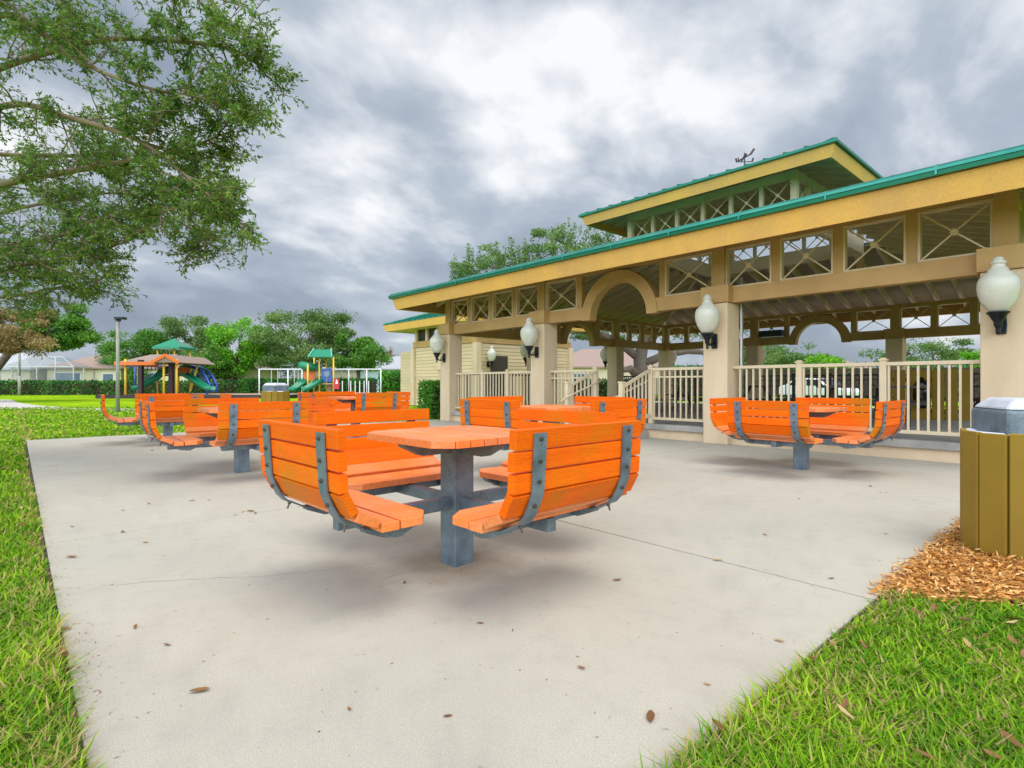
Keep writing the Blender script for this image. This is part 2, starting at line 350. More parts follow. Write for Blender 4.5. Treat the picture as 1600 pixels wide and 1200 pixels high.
def foliage(name, C, L, Wd, m, parent, tint=None, D=None, flat=0.0):
    V, Fq, t = leaf_quads(np.asarray(C), L, Wd, D, tint, flat); return link(name, np_mesh(name, V, Fq, t), m, parent)

# ================================================================ GROUND
XL, XR, YN, YF = -14.1, -.85, .15, 9.5
g = MB(); g.box(-600, 600, -600, 600, -.5, -.035); struct('ground', g, M['lawn'])
g = MB(); g.box(XL-.03, XR+.02, YN-.03, YF-.02, -.2, -.012); struct('slab_bed', g, M['soil'])
# concrete slab cast in panels with open joints
xs = [XL, -8.28, -4.88, XR]; ys = [YN, 3.2, 6.45, YF-.02]; gp = .008
g = MB()
for i in range(3):
    for j in range(3):
        a, b, c, d = xs[i]+(gp if i else 0), xs[i+1]-(gp if i < 2 else 0), ys[j]+(gp if j else 0), ys[j+1]-(gp if j < 2 else 0)
        g.box(a, b, c, d, -.12, 0)
struct('concrete_slab', g, M['concrete'], bevel=.004)
# hairline cracks
def crack(pts, w=.004, seed=0):
    rr = random.Random(seed); P = [Vector(pts[0])]
    for a, b in zip(pts, pts[1:]):
        a = Vector(a); b = Vector(b); n = max(2, int((b-a).length/.06)); nd = (b-a).cross(Vector((0, 0, 1))).normalized()
        for k in range(1, n+1): P.append(a.lerp(b, k/n) + nd*(rr.uniform(-.02, .02) if k < n else 0))
    mb = MB(); o = []
    for i, p in enumerate(P):
        d = (P[min(i+1, len(P)-1)]-P[max(i-1, 0)]).normalized().cross(Vector((0, 0, 1)))*w*.5*rr.uniform(.3, 1.3)
        mb.v += [tuple(p-d), tuple(p+d)]
    for i in range(len(P)-1): mb.f.append((2*i, 2*i+1, 2*i+3, 2*i+2))
    return mb
M['crack'] = mat('crack_dirt', (.17, .15, .125), .9, (.33, .31, .28), 6)
for k, pts in enumerate([[G(158, 915), G(300, 905), G(400, 901), G(520, 890), G(640, 868), G(690, 880)], [G(985, 790), G(1050, 775), G(1110, 755), G(1165, 744)],
                         [G(120, 770), G(230, 762), G(330, 748), G(420, 744)], [G(600, 905), G(640, 893), G(700, 886)]]):
    struct('crack', crack([p+Vector((0, 0, .0015)) for p in pts], .0028, k), M['crack'], fix=False)
# mulch bed soil
ml = [(-.85, 3.28), (-.6, 3.42), (-.34, 3.62), (.1, 3.8), (1.2, 4.1), (4.5, 4.4), (4.5, 9.4), (-.85, 9.4)]
g = MB(); g.prism(ml, -.03, -.012); struct('mulch_bed', g, M['soil'])
# path through the lawn
def ribbon(a, b, z0, z1):
    mb = MB(); n = len(a)
    for p, q in zip(a, b): mb.v += [(p.x, p.y, z1), (q.x, q.y, z1), (q.x, q.y, z0), (p.x, p.y, z0)]
    for i in range(n-1):
        for k in range(4): mb.f.append((4*i+k, 4*i+(k+1) % 4, 4*i+4+(k+1) % 4, 4*i+4+k))
    mb.f += [(0, 1, 2, 3), (4*n-1, 4*n-2, 4*n-3, 4*n-4)]; return mb
near = [G(-260, 640), G(-60, 637.5), G(30, 637.5), G(90, 639), G(140, 639.5), G(200, 640.5), G(300, 642), G(420, 642), G(560, 643)]
far = [G(-260, 626), G(-60, 624), G(18, 624), G(26, 628), G(60, 633), G(120, 637), G(200, 637.6), G(420, 638.5), G(560, 639.5)]
struct('path', ribbon(near, far, -.2, -.02), M['pathc'])

# ================================================================ PICNIC TABLES
# bench cross-section: outer surface of each plank as (r0,z0)->(r1,z1), thickness inward
PL = [((1.0, .885), (.996, .800)), ((.995, .789), (.990, .705)), ((.989, .694), (.983, .610)), ((.981, .598), (.928, .500)), ((.912, .481), (.802, .434))]
def plank_poly(a, b, t=.042):
    a = Vector(a); b = Vector(b); d = (b-a).normalized(); n = Vector((-d.y, d.x))
    if n.x > 0: n = -n
    if abs(d.x) > abs(d.y) and n.y < 0: n = -n
    return [a, b, b+n*t, a+n*t]
def make_table():
    root = thing('picnic_table', 'x', 'picnic table')
    s = .073; mb = MB()
    mb.box(-s, s, -s, s, -.05, .70); obj('post', mb, M['steel'], root, .008)
    # steel frame: arms out to the four benches, tapered channels under the top
    for k in range(4):
        T = Matrix.Rotation(k*math.pi/2, 4, 'Z')
        mb = MB(); mb.box(s+.001, .78, -.03, .03, .335, .405, T); obj('arm', mb, M['steel'], root, .004)
    h = .425; c = .10; z0, z1 = .748, .790; pw = 2*h/9
    tp = MB(); tz = 0
    for i in range(9):
        a, b = -h+i*pw+.0035, -h+(i+1)*pw-.0035; j = random.uniform(-.0015, .0015)
        def xe(y): return h-max(0, abs(y)-(h-c))
        tp.prism([(-xe(a), a), (xe(a), a), (xe(b), b), (-xe(b), b)], z0, z1+j)
    top = obj('tabletop', tp, M['orange_top'], root, .003)
    for k in range(2):
        T = Matrix.Rotation(k*math.pi/2, 4, 'Z'); mb = MB()
        mb.prism([(-.39, .745-.003*k), (-.39, .728), (-.27, .668+.003*k), (.27, .668+.003*k), (.39, .728), (.39, .745-.003*k)][::-1], -.035-.002*k, .035+.002*k, 'y', T)
        obj('top_bracket', mb, M['steel'], top)
    for k in range(4):
        T = Matrix.Rotation(k*math.pi/2, 4, 'Z'); w = .465
        def jit(): return random.uniform(-.004, .004)
        seat = MB()
        a, b = PL[4]; seat.prism([tuple(p) for p in plank_poly(a, b)], -w+jit(), w+jit(), 'y', T)
        seat.box(.692, .782, -w+jit(), w+jit(), .412, .452, T)
        seat.prism([(.49, -w+.10), (.565, -w), (.682, -w), (.682, w), (.565, w), (.49, w-.10)], .413, .454, 'z', T)
        so_ = obj('seat', seat, M['orange_top'], root, .003)
        br = MB()
        br.box(.60, .66, -.36, .36, .345, .409, T)
        obj('seat_rail', br, M['steel'], so_, .004)
        for t in (-.325, .325):
            bk = MB(); bk.prism([(.50, .411), (.52, .385), (.60, .352), (.70, .352), (.80, .392), (.80, .411)], t-.030+(.0 if t < 0 else .0), t+.030, 'y', T)
            obj('seat_bracket', bk, M['steel'], so_)
        bc = MB()
        for a, b in PL[:4]: bc.prism([tuple(p) for p in plank_poly(a, b)], -w+jit(), w+jit(), 'y', T)
        bo = obj('backrest', bc, M['orange'], root, .003)
        path_ = [(1.003, .868), (.999, .79), (.993, .70), (.986, .61), (.968, .560), (.934, .495), (.905, .463), (.86, .443), (.80, .410), (.74, .400)]
        for t in (-.325, .325):
            st = MB(); n = len(path_); o = len(st.v)
            for i, (r_, z_) in enumerate(path_):
                p = Vector(path_[max(i-1, 0)]); q = Vector(path_[min(i+1, n-1)]); d = (q-p).normalized(); nn = Vector((-d.y, d.x)); nn = -nn if nn.x < 0 else nn
                if nn.x < .3 and nn.y > 0: nn = -nn
                for off, tt in ((0.001, -.038), (0.001, .038), (.010, .038), (.010, -.038)):
                    st.v.append(tuple(T @ Vector((r_+nn.x*off, t+tt, z_+nn.y*off))))
            for i in range(n-1):
                for e_ in range(4): st.f.append((4*i+e_, 4*i+(e_+1) % 4, 4*i+4+(e_+1) % 4, 4*i+4+e_))
            st.f += [(0, 1, 2, 3), (4*n-1, 4*n-2, 4*n-3, 4*n-4)]
            obj('strap', st, M['steel'], bo)
            for (r_, z_, dr, dz) in ((1.012, .842, 1, 0), (1.007, .745, 1, 0), (1.000, .655, 1, 0), (.972, .545, .9, -.4), (.885, .44, .35, -.9)):
                bl = MB(); ln = .012 if z_ > .5 else .032
                bl.tube([T @ Vector((r_-dr*.005, t, z_-dz*.005)), T @ Vector((r_+dr*ln, t, z_+dz*ln))], .0055, 6)
                bl.tube([T @ Vector((r_-dr*.002, t, z_-dz*.002)), T @ Vector((r_+dr*.007, t, z_+dz*.007))], .0105, 6)
                obj('bolt', bl, M['bolt'], bo)
    return root
tables = [(-2.715, 1.99, 1.5, 0, 'orange picnic table nearest the camera, its grey post in a stained patch of concrete'),
          (-7.26, 2.06, -2, 0, 'orange picnic table by the left grass edge, second nearest along that edge'),
          (-12.03, 2.12, -5, 0, 'orange picnic table at the far left corner of the slab, beside the lawn'),
          (-4.52, 4.68, 1, .03, 'orange picnic table in the middle of the slab, directly behind the nearest table'),
          (-10.45, 5.12, 0, .03, 'orange picnic table far back on the slab, below the second playground tower'),
          (-2.76, 7.41, -1.5, 0, 'orange picnic table standing apart at the right beside the long cream railing')]
proto = make_table()
for i, (x, y, a, dz, lab) in enumerate(tables):
    o = proto if i == 0 else copy_tree(proto)
    o.location = (x, y, dz); o.rotation_euler = (0, 0, R(a)); tag(o, lab, 'picnic table', 'orange picnic tables with curved benches')

# ================================================================ PAVILION
X0, X1, Y0, Y1 = -13.60, -.82, 9.35, 21.2           # outer column faces
ZB = 2.53
pav = thing('pavilion', 'large open pavilion with tan columns, ochre fascia and green metal roof with a cupola', 'pavilion', ((X0+X1)/2, (Y0+Y1)/2, 0))
PO = Vector((-(X0+X1)/2, -(Y0+Y1)/2, 0))
def pp(name, mb, m, parent=None, bevel=0, smooth=False):
    if parent is None: return obj(name, mb, m, pav, bevel, smooth, PO)
    return obj(name, mb, m, parent, bevel, smooth)
g = MB(); g.box(X0+.05, X1-.05, Y0+.14, Y1-.05, 0.0, .17); fl = pp('platform', g, M['tan'])
g = MB(); g.box(X0+.02, X1-.02, Y0+.085, Y1-.02, .172, .282); pp('floor_slab', g, M['ledge'], None, .01)
cw = .46
cxs = [X0+cw/2, -9.50, -4.95, X1-cw/2]; cys = [Y0+cw/2, 13.1, 17.45, Y1-cw/2]
cols = [(x, y) for x in cxs for y in cys if x in (cxs[0], cxs[3]) or y in (cys[0], cys[3])]
for (x, y) in cols:
    g = MB(); g.box(x-cw/2, x+cw/2, y-cw/2, y+cw/2, 0, ZB+.0); c_ = pp('column', g, M['tan'], None, .012)
    g = MB(); g.box(x-cw/2-.035, x+cw/2+.035, y-cw/2-.035, y+cw/2+.035, ZB+.003, 2.84); pp('column_cap', g, M['brown'], c_, .006)
    g = MB(); g.box(x-.12, x+.12, y-.12, y+.12, 2.842, 3.60); pp('upper_post', g, M['brown'], c_, .004)
# facades: run along a straight side; T maps (u, out, z)
def facade(p0, p1, cu, archbays):
    p0 = Vector(p0); p1 = Vector(p1); d = (p1-p0).normalized(); nrm = Vector((d.y, -d.x, 0))
    T = Matrix(((d.x, nrm.x, 0, p0.x), (d.y, nrm.y, 0, p0.y), (0, 0, 1, 0), (0, 0, 0, 1)))
    L = (p1-p0).length
    g = MB(); g.box(.13, L-.13, -.07, .07, 3.515, 3.62, T); pp('top_beam', g, M['brown'])
    for b in range(len(cu)-1):
        a, c = cu[b]+cw/2+.036, cu[b+1]-cw/2-.036
        ua, uc = cu[b]+.122, cu[b+1]-.122
        if b in archbays:
            m_ = (a+c)/2; r1, r2 = .74, .99; g = MB(); zc_ = 2.50
            for s_, e_ in ((a, m_-r1-.02), (m_+r1+.02, c)): g = MB(); g.box(s_, e_, -.10, .10, ZB, 2.80, T); pp('lower_beam', g, M['brown'])
            g = MB(); n = 28; poly_o = [(m_-r2*math.cos(math.pi*i/n), zc_+r2*math.sin(math.pi*i/n)) for i in range(n+1)]; poly_i = [(m_-r1*math.cos(math.pi*i/n), zc_+r1*math.sin(math.pi*i/n)) for i in range(n+1)]
            for i in range(n):
                q = [poly_o[i], poly_o[i+1], poly_i[i+1], poly_i[i]]; vs = [T @ Vector((x, y, z)) for y in (-.115, .115) for x, z in q]
                g.add(vs, [(0, 1, 2, 3), (7, 6, 5, 4), (0, 4, 5, 1), (3, 2, 6, 7)] + ([(0, 3, 7, 4)] if i == 0 else []) + ([(1, 5, 6, 2)] if i == n-1 else []))
            pp('arch', g, M['brown'])
            posts = [(m_-r2-.02-.07, 1), (m_+r2+.02+.07, 1)]
            spans = [(ua, posts[0][0]-.07), (posts[1][0]+.07, uc)]
        else:
            g = MB(); g.box(a, c, -.10, .10, ZB, 2.80, T); pp('lower_beam', g, M['brown'], None, .004)
            k = 4; w = (uc-ua-.14*(k-1))/k; posts = []; spans = []
            for i in range(k):
                s_ = ua+i*(w+.14); spans.append((s_, s_+w))
                if i < k-1: posts.append((s_+w+.07, 1))
        for u, _ in posts:
            g = MB(); g.box(u-.069, u+.069, -.068, .068, 2.802, 3.513, T); pp('stud', g, M['brown'])
        for s_, e_ in spans:
            zl, zh = 2.802, 3.512; t = .028; g = MB()
            g.box(s_, s_+t, -.03, .078, zl, zh, T); g.box(e_-t, e_, -.03, .078, zl, zh, T)
            g.box(s_+t, e_-t, -.03, .078, zl, zl+t, T); g.box(s_+t, e_-t, -.03, .078, zh-t, zh, T)
            pn = pp('truss_panel', g, M['muntin'])
            g = MB()
            for (za, zb) in ((zl+t, zh-t), (zh-t, zl+t)):
                g.bar(T @ Vector((s_+t, .03+(.012 if za > zb else 0), za)), T @ Vector((e_-t, .03+(.012 if za > zb else 0), zb)), .012, .022)
            pp('cross_brace', g, M['muntin'], pn)
            g = MB(); mu = (s_+e_)/2; mz = (zl+zh)/2; n = 12
            ring_ = [T @ Vector((mu+.047*math.cos(2*math.pi*i/n), y, mz+.047*math.sin(2*math.pi*i/n))) for y in (.015, .058) for i in range(n)]
            g.add(ring_, [tuple(range(n)), tuple(range(n, 2*n))[::-1]] + [(i, (i+1) % n, n+(i+1) % n, n+i) for i in range(n)]); pp('rosette', g, M['muntin'], pn)
xa, xb, ya, yb = cxs[0], cxs[3], cys[0], cys[3]
facade((xa, ya, 0), (xb, ya, 0), [x-xa for x in cxs], {1})
facade((xb, yb, 0), (xa, yb, 0), [xb-x for x in cxs[::-1]], {1})
facade((xb, ya, 0), (xb, yb, 0), [y-ya for y in cys], {1})
facade((xa, yb, 0), (xa, ya, 0), [yb-y for y in cys[::-1]], {1})
# main roof
EX0, EX1, EY0, EY1 = X0-1.05, X1+1.05, 8.30, Y1+1.05
er = (EX0, EX1, EY0, EY1); ze = 3.705; sl = .285
CX0, CX1, CY0, CY1 = -9.42, -4.98, 13.0, 17.55       # cupola wall rectangle
def roof_z(off): return ze + off*sl
g = MB(); g.ring(er, [(0.0, ze-.035), (0.0, ze), (-4.62, roof_z(4.62)), (-4.62, roof_z(4.62)-.035)]); rf = pp('roof', g, M['green'])
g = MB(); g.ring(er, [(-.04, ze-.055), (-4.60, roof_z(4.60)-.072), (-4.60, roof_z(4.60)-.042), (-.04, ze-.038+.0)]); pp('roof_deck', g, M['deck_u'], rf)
g = MB(); g.ring(er, [(.0, ze-.105), (.036, ze-.102), (.045, ze-.050), (.0, ze-.050)]); pp('drip_lip', g, M['green'], rf)
g = MB(); g.ring(er, [(.0, ze-.048), (.062, ze-.048), (.060, ze-.012), (.025, ze+.022), (-.02, ze+.012)]); pp('drip_edge', g, M['edge'], rf)
g = MB()                                             # standing seams
def seams(g, rect, ztop, slope, run, step, w=.018, h=.035):
    x0, x1, y0, y1 = rect
    for sgn, yy in ((1, y0), (-1, y1)):
        x = x0+step/2
        while x < x1:
            L = min(run, x-x0, x1-x)
            if L > .15: g.bar((x, yy-sgn*.01, ztop+h/2), (x, yy+sgn*L, ztop+L*slope+h/2), w, h)
            x += step
    for sgn, xx in ((1, x0), (-1, x1)):
        y = y0+step/2
        while y < y1:
            L = min(run, y-y0, y1-y)
            if L > .15: g.bar((xx-sgn*.01, y, ztop+h/2), (xx+sgn*L, y, ztop+L*slope+h/2), w, h)
            y += step
    for (cx0, cy0, sx, sy) in ((x0, y0, 1, 1), (x1, y0, -1, 1), (x1, y1, -1, -1), (x0, y1, 1, -1)):
        g.bar((cx0, cy0, ztop+.02), (cx0+sx*run, cy0+sy*run, ztop+run*slope+.02), .09, .05)
seams(g, er, ze, sl, 4.6, .46, .018, .03); pp('standing_seams', g, M['green'], rf)
g = MB(); g.ring(er, [(-.035, ze-.108), (-.115, ze-.415), (-.165, ze-.405), (-.085, ze-.09)]); pp('fascia', g, M['ochre'])
g = MB(); g.ring(er, [(-.102, ze-.112), (-.174, ze-.40), (-.196, ze-.40), (-.124, ze-.112)]); pp('fascia_backing', g, M['brown'])
# gutter section joints in the drip edge
x = EX0+.9
while x < EX1: g = MB(); g.box(x, x+.022, EY0-.062, EY0-.02, ze-.10, ze+.005); pp('edge_clip', g, M['edge'], rf); x += 1.22
# rafters
def rafters(rect, z_e, slope, run, step, w, h, start, parent, drop, skiplo=0.):
    x0, x1, y0, y1 = rect
    for sgn, yy in ((1, y0), (-1, y1)):
        x = x0+step*.5
        while x < x1:
            L = min(run, x-x0, x1-x)
            if L > start+.4:
                g = MB(); g.bar((x, yy+sgn*start, z_e+start*slope-drop), (x, yy+sgn*L, z_e+L*slope-drop), w, h); pp('rafter', g, M['ceil'], parent)
            x += step
    for sgn, xx in ((1, x0), (-1, x1)):
        y = y0+step*.5
        while y < y1:
            L = min(run, y-y0, y1-y)
            if L > start+.4:
                g = MB(); g.bar((xx+sgn*start, y, z_e+start*slope-drop), (xx+sgn*L, y, z_e+L*slope-drop), w, h); pp('rafter', g, M['ceil'], parent)
            y += step
    for (cx0, cy0, sx, sy) in ((x0, y0, 1, 1), (x1, y0, -1, 1), (x1, y1, -1, -1), (x0, y1, 1, -1)):
        g = MB(); g.bar((cx0+sx*start, cy0+sy*start, z_e+start*slope-drop-.02), (cx0+sx*run, cy0+sy*run, z_e+run*slope-drop-.02), w*1.6, h*1.2); pp('hip_rafter', g, M['ceil'], parent)
rafters(er, ze, sl, 4.6, .61, .06, .20, .17, rf, .172)
# ring beam under the cupola with its braces
cr_ = (CX0, CX1, CY0, CY1)
g = MB(); g.ring(cr_, [(.07, 4.70), (.07, 5.10), (-.07, 5.10), (-.07, 4.70)]); cup = pp('cupola_wall', g, M['ceil'])
g = MB()
for x in (CX0, CX1):
    for y in (CY0, CY1): g.bar((x, y, 4.60), (x, y, 4.30), .16, .16)
for (p, q) in (((X0+.23, CY0, 3.56), (X1-.23, CY0, 3.56)), ((X0+.23, CY1, 3.56), (X1-.23, CY1, 3.56))):
    pass
pp('hanger', g, M['brown'], cup)
# cupola clerestory
CZ0, CZ1 = 5.14, 5.70
g = MB(); g.ring(cr_, [(.05, CZ1), (.05, 5.88), (-.05, 5.88), (-.05, CZ1)]); pp('cupola_beam', g, M['cupola'])
def clerestory(p0, p1, k):
    p0 = Vector(p0); p1 = Vector(p1); d = (p1-p0).normalized(); nrm = Vector((d.y, -d.x, 0)); L = (p1-p0).length
    T = Matrix(((d.x, nrm.x, 0, p0.x), (d.y, nrm.y, 0, p0.y), (0, 0, 1, 0), (0, 0, 0, 1)))
    for i in range(k):
        u = L*i/k; hw = .07 if i == 0 else .045
        g = MB(); g.box(u-hw, u+hw, -hw, hw, 5.102, CZ1-.002, T); pp('cupola_post', g, M['cupola'])
        a, b = u+.07, L*(i+1)/k-(.07 if i == k-1 else .045); z0, z1 = 5.10, CZ1; g = MB()
        for za, zb, yy in ((z0, z1, .0), (z1, z0, .014)): g.bar(T @ Vector((a, yy, za)), T @ Vector((b, yy, zb)), .012, .022)
        cb = pp('cupola_brace', g, M['cupola'])
        g = MB(); mu = (a+b)/2; mz = (z0+z1)/2; n = 10
        rg = [T @ Vector((mu+.04*math.cos(2*math.pi*j/n), y, mz+.04*math.sin(2*math.pi*j/n))) for y in (-.02, .03) for j in range(n)]
        g.add(rg, [tuple(range(n)), tuple(range(n, 2*n))[::-1]] + [(j, (j+1) % n, n+(j+1) % n, n+j) for j in range(n)]); pp('rosette', g, M['cupola'], cb)
clerestory((CX0, CY0, 0), (CX1, CY0, 0), 6); clerestory((CX1, CY0, 0), (CX1, CY1, 0), 6); clerestory((CX1, CY1, 0), (CX0, CY1, 0), 6); clerestory((CX0, CY1, 0), (CX0, CY0, 0), 6)
ur = (-10.53, -3.87, 12.1, 18.45); uz = 5.935; us = .29; run = 3.17
g = MB(); g.ring(ur, [(0, uz-.035), (0, uz), (-run, uz+run*us), (-run, uz+run*us-.035)]); g.box(ur[0]+run-.001, ur[1]-run+.001, ur[2]+run-.03, ur[3]-run+.03, uz+run*us-.03, uz+run*us-.001); ru = pp('cupola_roof', g, M['green'])
g = MB(); g.ring(ur, [(-.03, uz-.055), (-run, uz+run*us-.075), (-run, uz+run*us-.04), (-.03, uz-.038)]); pp('roof_deck', g, M['cupola'], ru)
g = MB(); seams(g, ur, uz, us, run, .42, .03, .05); pp('standing_seams', g, M['green'], ru)
g = MB(); g.ring(ur, [(.0, uz-.05), (.04, uz-.045), (.04, uz+.01), (-.02, uz+.008)]); pp('drip_edge', g, M['green'], ru)
g = MB(); g.ring(ur, [(-.03, uz-.06), (-.10, uz-.29), (-.14, uz-.28), (-.07, uz-.05)]); pp('cupola_fascia', g, M['ochre'])
rafters(ur, uz, us, run, .56, .04, .09, .15, ru, .115)
# front stairs
g = MB(); g.box(-7.90, -6.42, 8.62, Y0+.083, 0, .14); pp('step', g, M['ledge'], None, .008)
# downspout
g = MB(); g.tube([(cxs[2]+cw/2+.03, Y0+cw+.02, .285), (cxs[2]+cw/2+.03, Y0+cw+.02, ZB+.5)], .028, 10); pp('downspout', g, M['pole'], None, 0, True)
g = MB(); g.tube([(cxs[2]+cw/2+.055, Y0+cw-.05, .285), (cxs[2]+cw/2+.055, Y0+cw-.05, ZB)], .012, 8); pp('conduit', g, M['white'], None, 0, True)

# weathervane
wv = thing('weathervane', 'small dark weathervane on the peak of the cupola roof', 'weathervane', (-7.2, 15.27, 6.84))
g = MB(); g.tube([(0, 0, 0), (0, 0, .75)], .016, 6); obj('rod', g, M['maroon'], wv)
g = MB(); g.lathe([(.01, .30), (.05, .34), (.05, .38), (.01, .42)], 8); obj('ball', g, M['pred'], wv)
g = MB(); g.bar((-.22, .1, .62), (.22, -.1, .62), .02, .03); g.bar((.22, -.1, .62), (.30, -.05, .76), .02, .06); g.bar((-.22, .1, .62), (-.28, .2, .74), .03, .05); g.bar((-.1, 0, .55), (.05, .02, .72), .03, .05); g.bar((-.15, -.15, .50), (.15, .15, .50), .015, .02); g.bar((.15, .15, .5), (.17, .17, .6), .04, .04); g.bar((-.15, -.15, .5), (-.17, -.17, .6), .04, .04); obj('arrow', g, M['maroon'], wv)

# ---------------------------------------------------------------- railings
def railing(name, label, p0, p1, posts, m, z0=.385, z1=1.405, second=False, group='pavilion railings', bal=.118):
    p0 = Vector(p0); p1 = Vector(p1); L = (p1-p0).length; ang = math.atan2(p1.y-p0.y, p1.x-p0.x)
    t = thing('railing', label, 'railing', (p0.x, p0.y, p0.z), ang, group); b = p0.z
    g = MB(); g.box(0, L, -.032, .032, z1-b-.055, z1-b); obj('top_rail', g, m, t, .006)
    g = MB(); g.box(0, L, -.022, .022, z0-b-.02, z0-b+.03); obj('bottom_rail', g, m, t)
    if second: g = MB(); g.box(0, L, -.018, .018, z1-b-.20, z1-b-.17); obj('middle_rail', g, m, t)
    g = MB(); n = int(L/bal)
    for i in range(1, n):
        u = L*i/n
        if all(abs(u-q) > .06 for q in posts): g.box(u-.014, u+.014, -.013, .013, z0-b+.03, z1-b-.055)
    obj('balusters', g, m, t)
    for q in posts:
        g = MB(); g.box(q-.045, q+.045, -.045, .045, 0, z1-b+.02); g.box(q-.058, q+.058, -.058, .058, z1-b+.02, z1-b+.045); g.box(q-.035, q+.035, -.035, .035, z1-b+.045, z1-b+.065); obj('post', g, m, t, .004)
    return t
yr = Y0+.24; zf = .282
railing('railing', 'cream railing at the left end of the pavilion, between the first two columns', (cxs[0]+.232, yr, zf), (cxs[1]-.232, yr, zf), [1.25, 2.30], M['rail'])
railing('railing', 'short cream railing between the second column from the left and the stairs', (cxs[1]+.232, yr, zf), (-7.84, yr, zf), [1.38], M['rail'], second=True)
railing('railing', 'cream railing between the stairs and the third column, with a second rail near the top', (-6.50, yr, zf), (cxs[2]-.232, yr, zf), [.05], M['rail'], second=True)
railing('railing', 'long cream railing behind the table at the right, between the third and fourth columns', (cxs[2]+.232, yr, zf), (cxs[3]-.232, yr, zf), [1.12, 2.30], M['rail'])
yb_ = Y1-.24
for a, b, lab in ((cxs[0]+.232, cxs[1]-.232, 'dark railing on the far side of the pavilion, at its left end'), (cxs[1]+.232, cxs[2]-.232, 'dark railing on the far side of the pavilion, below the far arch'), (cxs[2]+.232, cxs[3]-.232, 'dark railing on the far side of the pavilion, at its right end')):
    railing('railing', lab, (a, yb_, zf), (b, yb_, zf), [1.2, 2.4], M['rail_dark'], second=True, bal=.13)
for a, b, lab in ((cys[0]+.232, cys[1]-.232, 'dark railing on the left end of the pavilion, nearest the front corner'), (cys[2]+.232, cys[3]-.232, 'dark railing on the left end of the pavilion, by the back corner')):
    railing('railing', lab, (cxs[0], a, zf), (cxs[0], b, zf), [1.2], M['rail_dark'])
def stair_rail(x, lab):
    t = thing('stair_railing', lab, 'railing', (x, yr, 0), 0, 'sloping railings of the pavilion stairs'); y1 = -.98
    g = MB(); g.box(-.045, .045, y1-.045, y1+.045, 0, 1.10); g.box(-.058, .058, y1-.058, y1+.058, 1.10, 1.125); obj('post', g, M['rail'], t, .004)
    g = MB(); g.bar((0, -.06, 1.36), (0, y1+.045, 1.03), .05, .05); obj('top_rail', g, M['rail'], t)
    g = MB(); g.bar((0, -.06, .46), (0, y1+.045, .17), .04, .05); obj('bottom_rail', g, M['rail'], t)
    g = MB()
    for i in range(1, 7):
        y = -.06+(y1+.10)*i/7; f = i/7; g.box(-.013, .013, y-.014, y+.014, .46-.29*f+.03, 1.36-.33*f-.03)
    obj('balusters', g, M['rail'], t)
    s = .09 if x < -7.2 else -.09
    pts = [(s, .1, 1.17), (s, -.3, 1.06), (s, -.8, .90), (s, -1.12, .80), (s, -1.25, .73), (s, -1.28, .62), (s, -1.22, .52), (s, -1.04, .48)]
    g = MB(); g.tube(pts, .02, 8); obj('hand_rail', g, M['rail'], t, 0, True)
stair_rail(-7.84, 'cream sloping railing on the left side of the pavilion stairs'); stair_rail(-6.45, 'cream sloping railing on the right side of the pavilion stairs')

# ---------------------------------------------------------------- wall lanterns
def make_lantern():
    t = thing('wall_lantern', 'x', 'lantern')      # faces -Y from a wall at y=0, z=0 at the wall plate centre
    g = MB(); g.prism([(-.05, -.13), (.05, -.13), (.058, -.02), (.05, .13), (-.05, .13), (-.058, -.02)], -.04, 0, 'y'); obj('wall_plate', g, M['black'], t, .006)
    g = MB(); g.tube([(0, -.03, -.02), (0, -.10, -.07), (0, -.19, -.075), (0, -.26, -.03), (0, -.27, .03)], [.022, .02, .018, .02, .024], 8); g.tube([(0, -.03, .07), (0, -.10, .0), (0, -.16, -.05)], .010, 6)
    g.lathe([(.012, -.15), (.025, -.12), (.018, -.09), (.03, -.06), (.045, -.03), (.04, .0), (.075, .06), (.095, .10), (.118, .115), (.118, .13), (.09, .135)], 16, (0, -.27)); obj('bracket', g, M['black'], t, 0, True)
    prof = [(.085, .135), (.10, .15), (.135, .20), (.175, .27), (.20, .35), (.212, .43), (.208, .50), (.188, .555), (.150, .585), (.148, .60), (.118, .618), (.10, .66), (.072, .69), (.066, .725), (.084, .735), (.084, .75), (.06, .765), (.052, .80), (.022, .815)]
    g = MB(); g.lathe(prof, 24, (0, -.27)); obj('globe', g, M['globe'], t, 0, True)
    return t
lp = make_lantern(); zl = 1.845
lamps = [((cxs[0], Y0, zl), 0, 'frosted globe lantern on the leftmost front column of the pavilion'), ((cxs[1], Y0, zl), 0, 'frosted globe lantern on the second front column, left of the stairs'),
         ((cxs[2], Y0, zl), 0, 'frosted globe lantern on the third front column, right of the stairs'), ((cxs[3]-.02, Y0, zl), 0, 'large frosted globe lantern on the nearest column, above the trash receptacle'),
         ((cxs[0]-cw/2, cys[1], zl), -90, 'globe lantern on the nearer middle column at the left end of the pavilion'), ((cxs[0]-cw/2, cys[2], zl), -90, 'globe lantern on the farther middle column at the left end of the pavilion'),
         ((cxs[0], Y1, zl), 180, 'globe lantern behind the far left corner column of the pavilion'), ((cxs[1], Y1, zl), 180, 'globe lantern on the far side of the pavilion, left of the far arch'), ((cxs[2], Y1, zl), 180, 'globe lantern on the far side of the pavilion, right of the far arch'),
         ((-18.98, 15.6, 1.95), 90, 'globe lantern beside the doorway of the siding-clad annex')]
for i, (p, a, lab) in enumerate(lamps):
    o = lp if i == 0 else copy_tree(lp); o.location = p; o.rotation_euler = (0, 0, R(a)); tag(o, lab, 'lantern', 'globe lanterns on the columns')
